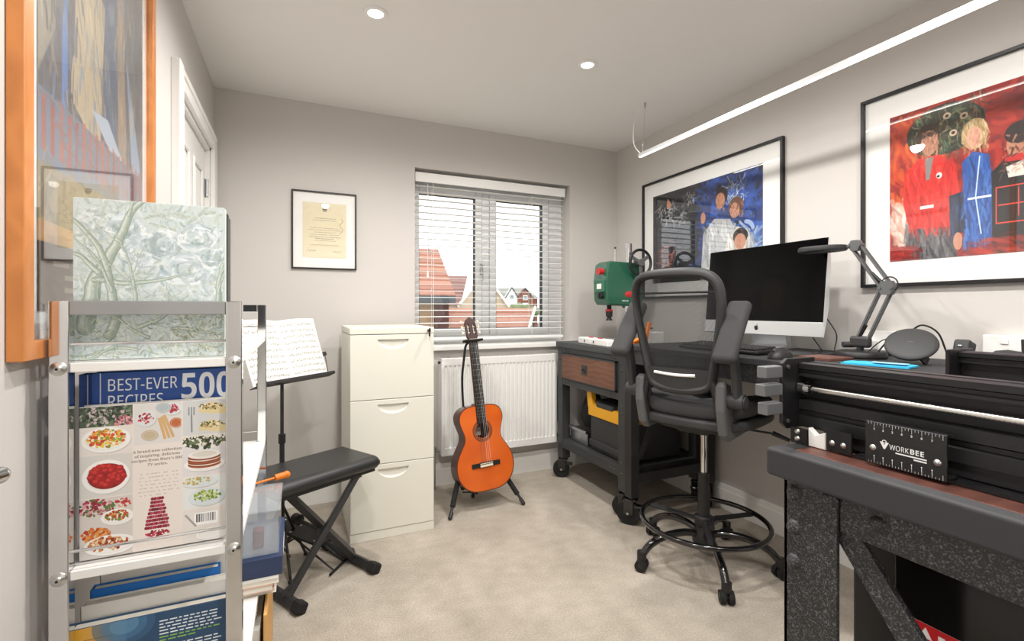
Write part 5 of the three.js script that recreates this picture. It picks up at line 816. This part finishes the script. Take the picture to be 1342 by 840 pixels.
// ---------- small things on the desk ----------
{
  const Y = 0.9755;
  const disc = thing('round_speaker', 'flat black round device propped on its edge on the desk', 'speaker', [2.36, Y, 2.16]);
  const q = (g) => { g.rotateX(0); g.rotateZ(0.75); g.rotateY(0.35); g.translate(2.37, 1.044, 2.15); return g; };
  part('body', q(lathe([[0.0005, 0.014], [0.06, 0.012], [0.073, 0.006], [0.075, 0], [0.07, -0.008], [0.0005, -0.012]], 40)), m.charcoal, disc); part('emblem', q(box(-0.001, 0.001, 0.0138, 0.0145, -0.008, 0.008)), m.greyPlastic, disc); part('prop', bar([2.43, Y + 0.0045, 2.17], [2.39, 1.03, 2.155], 0.04, 0.006, 0.002), m.black, disc);
  const pk = thing('blue_packet', 'bright blue plastic packet lying on the desk behind the machine', 'packet', [2.3, Y, 2.15]);
  const pg = new THREE.BoxGeometry(0.1, 0.006, 0.19, 6, 1, 12), pp = pg.attributes.position; for (let i = 0; i < pp.count; i++) pp.setY(i, pp.getY(i) + 0.004 + (pp.getY(i) > 0 ? 0.004 * noise.noise(pp.getX(i) * 40, 1, pp.getZ(i) * 30) : 0)); pg.computeVertexNormals(); pg.rotateY(0.2); pg.translate(2.22, Y, 2.13);
  part('wrapper', pg, m.cyan, pk); part('label', sheet(0.04, 0.1, 2.225, Y + 0.0115, 2.16, 0.2, -PI / 2, 0.0008), mat('#9fd8ee', 0.5), pk);
  // white socket trunking on the wall
  const tr = thing('socket_trunking', 'white double sockets on the wall behind the desk lamp', 'socket', [W - 0.02, 0.99, 1.95]);
  part('back_box', box(W - 0.035, W - 0.001, 0.985, 1.075, 1.8, 1.98, 0.004, 2), m.white, tr); for (const z of [1.835, 1.91]) { part('rocker', box(W - 0.039, W - 0.034, 1.045, 1.06, z, z + 0.02, 0.001), m.white, tr); part('plug', T(new RoundedBoxGeometry(0.05, 0.045, 0.05, 2, 0.008), W - 0.06, 1.015, z + 0.02), m.white, tr); }
  const tr2 = thing('socket_trunking', 'white double sockets on the wall right of the round black device', 'socket', [W - 0.02, 0.99, 2.35]);
  part('back_box', box(W - 0.035, W - 0.001, 0.985, 1.075, 2.22, 2.42, 0.004, 2), m.white, tr2); part('rocker', box(W - 0.039, W - 0.034, 1.045, 1.06, 2.27, 2.29, 0.001), m.white, tr2);
  const pgd = thing('power_adapter', 'black plug-in power adapter behind the round black device', 'adapter', [2.5, Y, 2.25]);
  const r1 = (g) => { g.rotateZ(-0.35); g.translate(2.5, 1.022, 2.24); return g; }; part('body', r1(new RoundedBoxGeometry(0.05, 0.075, 0.045, 2, 0.008)), m.charcoal, pgd); part('pin', r1(box(-0.032, -0.024, 0.01, 0.014, -0.004, 0.004)), m.steel, pgd); part('pin', r1(box(-0.032, -0.024, -0.014, -0.01, -0.004, 0.004)), m.steel, pgd); part('foot', box(2.47, 2.53, Y, Y + 0.014, 2.22, 2.27, 0.004), m.charcoal, pgd);
  const wb = thing('webcam', 'small black ball-headed webcam behind the lamp base', 'webcam', [2.55, Y, 2.02]);
  part('head', T(new RoundedBoxGeometry(0.04, 0.035, 0.075, 4, 0.016), 2.56, Y + 0.062, 2.04), m.black, wb); part('stem', [rod([2.56, Y, 2.04], [2.56, Y + 0.05, 2.04], 0.008, 10), lathe([[0.001, 0.006], [0.025, 0.004], [0.028, 0]], 18).translate(2.56, Y, 2.04)], m.black, wb);
  const dm = lathe([[0.0005, 0.06], [0.03, 0.055], [0.048, 0.035], [0.052, 0.0], [0.0005, 0]], 28).translate(2.52, Y, 2.345); single('dome_speaker', 'small black domed device at the far end of the desk', 'speaker', [dm], m.charcoal);
  single('phone_stand', 'dark upright phone stand beside the domed device', 'stand', [extr(shape([[2.6, Y], [2.66, Y], [2.66, Y + 0.012], [2.645, Y + 0.09], [2.632, Y + 0.09], [2.64, Y + 0.014], [2.6, Y + 0.012]]), 0.05, 0.002).translate(0, 0, 2.335)], m.charcoal);
  const cable = (label, pts, r = 0.0022) => single('cable', label, 'cable', tube(pts, r, 60, 6), m.rubber);
  cable('black cable looping over the round black device', [[2.45, Y + 0.01, 1.99], [2.47, 1.05, 2.03], [2.46, 1.085, 2.1], [2.44, 1.11, 2.15], [2.45, 1.085, 2.19], [2.46, 1.02, 2.21]], 0.003);
  cable('black cable drooping from the lamp to the socket', [[2.44, 1.0, 1.97], [2.5, 1.045, 1.99], [2.57, 1.05, 2.0], [2.63, 1.03, 1.94], [2.665, 1.015, 1.93]]);
  cable('black cable hanging behind the computer corner', [[2.52, 1.13, 1.76], [2.54, 1.06, 1.79], [2.53, 1.0, 1.79], [2.47, Y + 0.004, 1.82], [2.4, Y + 0.004, 1.78], [2.36, Y + 0.004, 1.86]]);
  cable('black cable lying in waves beside the lamp base', [[2.52, 1.04, 1.7], [2.52, 0.985, 1.74], [2.47, Y + 0.004, 1.76], [2.41, Y + 0.004, 1.83], [2.46, Y + 0.004, 1.845], [2.56, Y + 0.006, 1.82], [2.63, 1.0, 1.85], [2.66, 1.012, 1.855]]);
  cable('black cable running along the desk to the mouse', [[2.18, Y + 0.006, 1.835], [2.27, Y + 0.004, 1.8], [2.36, Y + 0.004, 1.83], [2.42, Y + 0.003, 1.77], [2.48, Y + 0.004, 1.72]]);
  single('wooden_board', 'thin brown wooden board lying on the desk by the cables', 'board', box(2.2, 2.34, Y, Y + 0.01, 1.85, 1.98, 0.001), m.tableWood);
}

// ---------- machine table in the foreground ----------
const TY = 0.94, TX = 1.13, TZ = 2.556;
{
  const o = thing('machine_table', 'heavy dark workbench with hammered steel legs in the foreground', 'workbench', [1.5, 0, 3.05]);
  const x1 = 1.93, z1 = 3.62;
  part('slab_edge', [box(TX, TX + 0.03, TY - 0.045, TY, TZ, z1, 0.006, 3), box(TX + 0.026, x1 - 0.026, TY - 0.045, TY - 0.0005, TZ + 0.0005, TZ + 0.03, 0.006, 3), box(TX + 0.026, x1 - 0.026, TY - 0.045, TY - 0.0005, z1 - 0.03, z1 - 0.0005, 0.006, 3), box(x1 - 0.03, x1, TY - 0.045, TY, TZ, z1, 0.006, 3)], m.slabEdge, o);
  for (let i = 0; i < 7; i++) { const a = TX + 0.03 + i * (x1 - TX - 0.06) / 7, b = a + (x1 - TX - 0.06) / 7; part('plank', box(a + 0.0004, b - 0.0004, TY - 0.043, TY - 0.001, TZ + 0.03, z1 - 0.03, 0.0006), m.tableWood, o); }
  const lg = 0.085, yb = TY - 0.045;
  for (const [x, z] of [[TX + 0.02, TZ + 0.018], [TX + 0.02, z1 - 0.02 - lg], [x1 - 0.02 - lg, TZ + 0.018], [x1 - 0.02 - lg, z1 - 0.02 - lg]]) { const lx = x < 1.5 ? x : x + lg - 0.008, lz = z < 3 ? z : z + lg - 0.008; part('leg', [box(lx, lx + 0.008, 0, yb, z, z + lg, 0.002, 2), box(x, x + lg, 0, yb, lz, lz + 0.008, 0.002, 2)], m.hammer, o); }
  for (const x of [TX + 0.026, x1 - 0.05]) part('apron', box(x, x + 0.022, yb - 0.058, yb, TZ + 0.018 + lg, z1 - 0.02 - lg, 0.002), m.hammer, o);
  for (const z of [TZ + 0.024, z1 - 0.05]) part('apron', box(TX + 0.02 + lg, x1 - 0.02 - lg, yb - 0.058, yb, z, z + 0.022, 0.002), m.hammer, o);
  part('brace', bar([TX + 0.038, yb - 0.03, TZ + 0.085], [TX + 0.038, 0.5, TZ + 0.36], 0.012, 0.036, 0.002), m.hammer, o); part('brace', bar([TX + 0.038, yb - 0.03, z1 - 0.085], [TX + 0.038, 0.5, z1 - 0.36], 0.012, 0.036, 0.002), m.hammer, o);
  for (const x of [TX + 0.03, x1 - 0.06]) part('lower_rail', box(x, x + 0.03, 0.14, 0.2, TZ + 0.02 + lg, z1 - 0.02 - lg, 0.002), m.hammer, o);
  rivets(o, [[0.018, 0.05], [0.018, 0.105], [0.018, 0.16], [0.075, 0.04]].map(([dz, dy]) => [TX + 0.02, yb - dy + 0.028, TZ + 0.018 + dz]), 'b', 0.0125); rivets(o, [[TX + 0.026, yb - 0.026, TZ + 0.155]], 'b', 0.0125);
}
{                                                           // black cabinet under the table
  const o = thing('black_cabinet', 'glossy black cabinet with a warning label under the foreground workbench', 'cabinet', [1.6, 0, 3.0]);
  part('body', box(1.345, 1.8, 0.03, 0.78, 2.565, 3.45, 0.006, 2), mat('#0f0f10', 0.5), o);
  const d = part('door', box(1.33, 1.346, 0.05, 0.77, 2.64, 3.44, 0.003, 2), phys('#171615', 0.12, { specularIntensity: 0.8 }), o, 'smoked glossy door');
  for (const [y, z] of [[0.715, 2.6], [0.12, 2.6]]) part('screw', rod([1.346, y, z], [1.341, y, z], 0.006, 12), m.zinc, o);
  for (const z of [2.62, 3.4]) for (const x of [1.4, 1.75]) part('foot', rod([x, 0, z], [x, 0.035, z], 0.018, 14), m.rubber, o);
  const lab = canvas(256, 256, (c, w, h) => { c.fillStyle = '#f2f2f0'; c.fillRect(0, 0, w, h); c.fillStyle = '#d21f26'; c.fillRect(0, 0, w, 54); c.fillStyle = '#fff'; c.beginPath(); c.moveTo(20, 44); c.lineTo(38, 10); c.lineTo(56, 44); c.fill(); for (let x = 70; x < 220; x += 26) c.fillRect(x, 18, 18, 20); c.fillStyle = '#222'; for (let i = 0; i < 8; i++) { oval(c, '#222', 16, 76 + i * 22, 4, 4); for (let x = 28; x < 230 - (i % 3) * 40;) { const l = rr(10, 32); c.fillRect(x, 72 + i * 22, l, 7); x += l + 7; } } });
  part('warning_label', sheet(0.13, 0.13, 1.3293, 0.605, 2.73, -PI / 2, 0, 0.0008), matPrint(lab, 0.4), d, 'white label with a red heading', true);
}
// ---------- CNC machine on the table ----------
{
  const o = thing('router_machine', 'black aluminium router machine with a long lead screw on the foreground workbench', 'machine', [1.5, TY, 3.05]);
  const al = mat('#2b2b2d', 0.4, 0.5), tab = mat('#6c6e70', 0.5, 0.2), Z0 = 2.552, Z1 = 3.58;
  const profile = (x, flip, y0 = 0.965) => {                // a C-channel beam, ribs on the room side
    const k = flip ? -1 : 1, s = [[0, 0], [0.0, 0.018], [0.006, 0.021], [0.006, 0.027], [0, 0.03], [0, 0.046], [0.02, 0.048], [0.02, 0.084], [0, 0.086], [0, 0.09], [0.005, 0.092], [0.005, 0.097], [0, 0.099], [0, 0.108], [0.012, 0.11], [0.014, 0.104], [0.024, 0.104], [0.026, 0.11], [0.042, 0.11], [0.042, 0]];
    const g = extr(shape((flip ? s.slice().reverse() : s).map(([a, b]) => [k * a, b])), Z1 - Z0); g.translate(x, y0, Z0); return g;
  };
  part('near_beam', profile(1.218, false), al, o); part('far_beam', profile(1.79, true), al, o); part('far_beam_face', profile(1.735, false), al, o);
  part('end_plate', [extr(shape([[1.178, 0.972], [1.19, 0.962], [1.262, 0.962], [1.262, 1.082], [1.19, 1.082], [1.178, 1.074]]), 0.007, 0.001).translate(0, 0, Z0 - 0.0075)], al, o); part('end_plate', [box(1.7, 1.8, 0.968, 1.08, Z0 - 0.008, Z0 - 0.0005, 0.002)], al, o);
  for (const [x, y] of [[1.19, 1.068], [1.19, 0.976]]) part('plate_screw', rod([x, y, Z0], [x, y, Z0 + 0.003], 0.0035, 10), m.zinc, o);
  for (const [y, w] of [[1.05, 0.036], [1.02, 0.04], [0.988, 0.034]]) part('motor_fin', box(1.135 + (0.04 - w), 1.182, y, y + 0.02, Z0 - 0.02, Z0 - 0.001, 0.002), tab, o, 'grey motor fin'); 
  // lead screw: a turned thread
  const th = [], N = 420, sl = Z1 - 0.02 - (Z0 + 0.022); for (let i = 0; i <= N; i++) th.push([i % 2 ? 0.0052 : 0.0044, i / N * sl]);
  part('lead_screw', lathe(th, 12).rotateX(PI / 2).translate(1.222, 1.031, Z0 + 0.022), mat('#d8d6d2', 0.25, 1), o, 'shiny threaded lead screw');
  part('screw_collar', [rod([1.222, 1.031, Z0 + 0.001], [1.222, 1.031, Z0 + 0.012], 0.0115, 24), rod([1.226, 1.031, Z0 + 0.012], [1.226, 1.031, Z0 + 0.02], 0.0085, 20)], m.chrome, o); part('collar_screw', rod([1.216, 1.034, Z0 + 0.006], [1.2145, 1.034, Z0 + 0.006], 0.003, 8), m.black, o);
  // feet: black angle brackets with round-headed bolts
  part('foot_bracket', [box(1.196, 1.2, TY, 0.966, Z0 + 0.001, Z0 + 0.03), box(1.2, 1.245, TY, 0.944, Z0 + 0.001, Z0 + 0.03), box(1.196, 1.2, TY + 0.003, 0.975, Z0 + 0.062, Z0 + 0.1), box(1.2, 1.25, TY, 0.944, Z0 + 0.1, Z0 + 0.34)], al, o);
  for (const [y, z] of [[0.96, 0.013], [0.948, 0.013], [0.955, 0.071], [0.955, 0.088]]) part('bolt', T(lathe([[0.0004, 0.003], [0.003, 0.0025], [0.0045, 0]], 14), 1.196, y, Z0 + z, 0, 0, PI / 2), m.zinc, o);
  part('corner_block', extr(shape([[0, 0], [0.028, 0], [0.028, 0.028], [0.012, 0.02], [0, 0.03]]), 0.012, 0.001).rotateY(-PI / 2).translate(1.21, TY, Z0 + 0.031), m.white, o, 'white corner block');
  part('bed_rail', box(1.25, 1.72, TY, 0.962, 2.6, 2.64, 0.002), al, o); part('lower_beam', box(1.222, 1.262, 0.945, 0.965, Z0 + 0.04, Z1, 0.002), al, o);
  const lt = canvas(1024, 620, (c, w, h) => {
    c.fillStyle = '#1b1b1c'; c.fillRect(0, 0, w, h); c.fillStyle = '#ececec';
    for (let i = 0; i < 24; i++) { const x = 40 + i * 41; c.fillRect(x, 0, 4, i % 3 === 2 ? 70 : 34); } c.font = 'bold 44px sans-serif'; for (let i = 0; i < 7; i++) { c.fillText(String(i + 1), 110 + i * 123, 118); }
    c.font = '104px sans-serif'; c.fillText('WORK', 330, 360, 250); c.font = 'bold 104px sans-serif'; c.fillText('BEE', 588, 360, 210);
    c.fillRect(410, 384, 388, 20); c.fillRect(640, 420, 158, 20);
    c.beginPath(); c.moveTo(200, 270); c.lineTo(240, 270); c.lineTo(262, 312); c.lineTo(284, 270); c.lineTo(324, 270); c.lineTo(272, 372); c.lineTo(252, 372); c.fill(); c.lineWidth = 12; c.strokeStyle = '#ececec'; c.beginPath(); c.ellipse(262, 262, 26, 20, 0, 0, 2 * PI); c.stroke();
    for (let i = 0; i < 24; i++) { const x = 40 + i * 41; c.fillRect(x, h - (i % 3 === 2 ? 74 : 30), 4, 74); } for (let i = 0; i < 7; i++) { const x = 122 + i * 123; oval(c, '#ececec', x, h - 110, 9, 9); c.fillRect(x - 3, h - 110, 6, 60); }
  });
  const pl = part('gauge_plate', [box(1.186, 1.19, 0.944, 1.004, 2.678, 2.775, 0.001), box(1.19, 1.214, 0.944, 0.948, 2.754, 2.775, 0.001), box(1.19, 1.2, 1.0, 1.004, 2.678, 2.775)], al, o);
  part('gauge_print', sheet(0.0965, 0.0588, 1.1857, 0.974, 2.7265, -PI / 2, 0, 0.0006), matPrint(lt, 0.4), pl, 'white ruler marks and lettering', true);
  for (const z of [2.688, 2.765]) part('plate_bolt', T(lathe([[0.0004, 0.0028], [0.003, 0.0022], [0.0045, 0]], 14), 1.1854, 0.9665, z, 0, 0, PI / 2), m.zinc, pl);
}
// ---------- outside the window: gardens, roofs and houses under an overcast sky ----------
{
  const grass = mat('#68735a', 1), tileA = [mat('#a6735f', 0.85), mat('#9e6c59', 0.85), mat('#b07e69', 0.85)], tileB = [mat('#8f6c64', 0.85), mat('#856259', 0.85)], tileC = [mat('#a77662', 0.85), mat('#9f6e5b', 0.85)], brick = mat('#b3897a', 0.9), paleBrick = mat('#c9b49c', 0.9), render_ = mat('#eceae4', 0.8), soffit = mat('#43484c', 0.7), brownWall = mat('#94785c', 0.9), darkWood = mat('#4d2c26', 0.7), greyTile = mat('#8f8f86', 0.9), redBrick = mat('#8f5a4c', 0.9), pane = mat('#8a959e', 0.2);
  const gr = new THREE.Mesh(boxUV(clean(box(-60, 90, -2.9, -2.8, -120, -0.4))), grass); gr.name = 'lawn'; gr.userData = { label: 'flat green ground outside the window', category: 'ground', kind: 'structure' }; scene.add(gr);
  // a slope of tile courses between an eave line and a ridge line; ends given by functions of height 0..1
  function courses(o, n, yE, zE, yR, zR, xl, xr, mats) {
    for (let i = 0; i < n; i++) {
      const a = i / n, b = (i + 1) / n, L0 = V(xl(a), yE + (yR - yE) * a, zE + (zR - zE) * a), R0 = V(xr(a), L0.y, L0.z), L1 = V(xl(b), yE + (yR - yE) * b, zE + (zR - zE) * b), R1 = V(xr(b), L1.y, L1.z), t = 0.035;
      const up = [L0.clone().setY(L0.y + t), R0.clone().setY(R0.y + t), R1.clone().setY(R1.y + 0.004), L1.clone().setY(L1.y + 0.004)], dn = [L0, R0, R1, L1];
      const f = (p, q, r, s) => [p, q, r, p, r, s].flatMap((v) => [v.x, v.y, v.z]), pos = [...f(up[0], up[1], up[2], up[3]), ...f(dn[0], dn[1], up[1], up[0]), ...f(dn[1], dn[2], up[2], up[1]), ...f(dn[3], dn[2], dn[1], dn[0]), ...f(dn[3], dn[0], up[0], up[3])];
      const g = new THREE.BufferGeometry(); g.setAttribute('position', new THREE.Float32BufferAttribute(pos, 3)); g.computeVertexNormals(); part('tile_course', g, mats[i % mats.length], o);
    }
  }
  const hA = thing('near_house', 'near brick house with an orange-red tiled roof outside the window', 'house', [1.5, -2.8, -8]);
  courses(hA, 11, 1.42, -6, 2.64, -8.5, () => -3.5, (t) => 3.262 + 0.327 * t, tileA); courses(hA, 8, 1.42, -11, 2.6, -8.55, () => -3.5, (t) => 3.262 + 0.327 * t, tileA);
  part('gable_wall', extr(shape([[6.1, -2.8], [10.9, -2.8], [10.9, 1.42], [8.5, 2.55], [6.1, 1.42]].map(([z, y]) => [-z, y])), 0.1).rotateY(-PI / 2 + PI).translate(3.1, 0, 0), brownWall, hA);
  part('wall', box(-3.4, 3.18, -2.8, 1.3, -10.8, -6.25), brownWall, hA); part('fascia', box(-3.5, 3.26, 1.29, 1.43, -6.2, -5.98), soffit, hA); part('timber_panel', box(2.9, 3.185, -2.8, 1.28, -6.3, -6.2), darkWood, hA); part('aerial', [rod([3.28, 2.5, -8.2], [3.28, 2.98, -8.2], 0.008, 6)], soffit, hA);
  const hB = thing('middle_house', 'pale brick house with a gable end behind the near house', 'house', [5.5, -2.8, -16]);
  courses(hB, 8, 1.31, -14, 2.54, -16, () => 1.0, (t) => 5.96 + 0.94 * t, tileB); part('wall', box(1.2, 5.9, -2.8, 1.33, -18, -14.1), paleBrick, hB);
  part('gable_wall', [extr(shape([[5.9, -2.8], [7.9, -2.8], [7.9, 1.31], [6.9, 2.5], [5.9, 1.31]]), 0.2).translate(0, 0, -14.3)], paleBrick, hB); part('bargeboard', bar([5.85, 1.25, -14.05], [6.9, 2.56, -14.05], 0.1, 0.06, 0.01), render_, hB); part('bargeboard', bar([7.95, 1.25, -14.05], [6.9, 2.56, -14.05], 0.1, 0.06, 0.01), render_, hB); part('window', box(6.75, 7.0, 0.4, 1.6, -14.1, -14.04), soffit, hB);
  const hC = thing('low_roof', 'low orange tiled roof in the gardens below the far houses', 'roof', [5, -2.8, -9]);
  courses(hC, 7, 0.3, -6.8, 1.19, -10, (t) => 3.55 + 0.6 * t, (t) => 5.1 + 1.9 * t, tileC); part('wall', box(3.9, 5.2, -2.8, 0.6, -9.9, -7.6), brick, hC); part('bargeboard', bar([5.15, 0.32, -6.85], [7.05, 1.24, -10.02], 0.07, 0.05, 0.01), render_, hC);
  const fy = 0, hF = thing('far_house', 'distant cream and red house with three gables outside the window', 'house', [22.5, -2.8, -45]);
  part('wall', [box(19.9, 25.2, -2.8, 2.5, -50, -45.4)], redBrick, hF);
  { const g = new THREE.BufferGeometry(), v = [[19.8, 2.4, -45.2], [25.3, 2.4, -45.2], [24.7, 3.62, -47.5], [20.4, 3.5, -47.5]], w = [[19.8, 2.4, -50], [25.3, 2.4, -50]]; g.setAttribute('position', new THREE.Float32BufferAttribute([v[0], v[1], v[2], v[0], v[2], v[3], v[1], w[1], v[2], w[0], v[0], v[3], w[1], w[0], v[3], w[1], v[3], v[2]].flat(), 3)); g.computeVertexNormals(); part('roof', g, greyTile, hF); }
  for (const [x0, x1, ap, y0, mt] of [[19.9, 20.95, 2.85, 1.9, redBrick], [21.05, 22.4, 3.5, 2.5, render_], [22.4, 24.3, 3.45, 2.45, redBrick]]) {
    part('gable', extr(shape([[x0, -2.8], [x1, -2.8], [x1, y0], [(x0 + x1) / 2, ap], [x0, y0]]), 0.5).translate(0, 0, -45.3), mt, hF); part('gable_trim', [bar([x0 - 0.1, y0 - 0.1, -44.75], [(x0 + x1) / 2, ap + 0.06, -44.75], 0.1, 0.06, 0.01), bar([x1 + 0.1, y0 - 0.1, -44.75], [(x0 + x1) / 2, ap + 0.06, -44.75], 0.1, 0.06, 0.01)], soffit, hF);
    const c = (x0 + x1) / 2; const wi = part('window', box(c - 0.28, c + 0.28, y0 - 0.3, y0 + 0.25, -44.82, -44.76), render_, hF); part('pane', box(c - 0.2, c + 0.2, y0 - 0.22, y0 + 0.17, -44.77, -44.75), pane, wi); part('window', box(c - 0.35, c + 0.35, 1.35, 1.85, -44.82, -44.76), render_, hF);
  }
  const hedge = (name, label, x0, x1, y1, z, n, s) => { const geos = []; for (let i = 0; i < n; i++) { const g = new THREE.IcosahedronGeometry(s * rr(0.7, 1.2), 1), p = g.attributes.position; for (let k = 0; k < p.count; k++) { const f = 1 + 0.25 * noise.noise(p.getX(k) * 3 / s + i, p.getY(k) * 3 / s, p.getZ(k) * 3 / s); p.setXYZ(k, p.getX(k) * f, p.getY(k) * f, p.getZ(k) * f); } g.translate(rr(x0, x1), y1 - s * rr(0.6, 1.4), z + rr(-s, s)); geos.push(g); } for (let i = 0; i < 3; i++) geos.push(rod([x0 + (x1 - x0) * (i + 0.5) / 3, -2.8, z], [x0 + (x1 - x0) * (i + 0.5) / 3, y1 - s, z], 0.12, 6)); const o = thing(name, label, 'hedge', [(x0 + x1) / 2, -2.8, z]); part('foliage', geos.slice(0, n), mat('#77845c', 1), o).userData.kind = 'stuff'; part('stem', geos[n], mat('#5a4a3a', 0.9), o); part('stem', geos[n + 1], mat('#5a4a3a', 0.9), o); part('stem', geos[n + 2], mat('#5a4a3a', 0.9), o); };
  hedge('garden_hedge', 'grey-green hedge in front of the distant gabled house', 19, 25, 1.55, -40, 34, 0.5);
}
scene.traverse((o) => { if (o.isMesh) { o.castShadow = true; o.receiveShadow = true; } });
renderer.render(scene, camera);
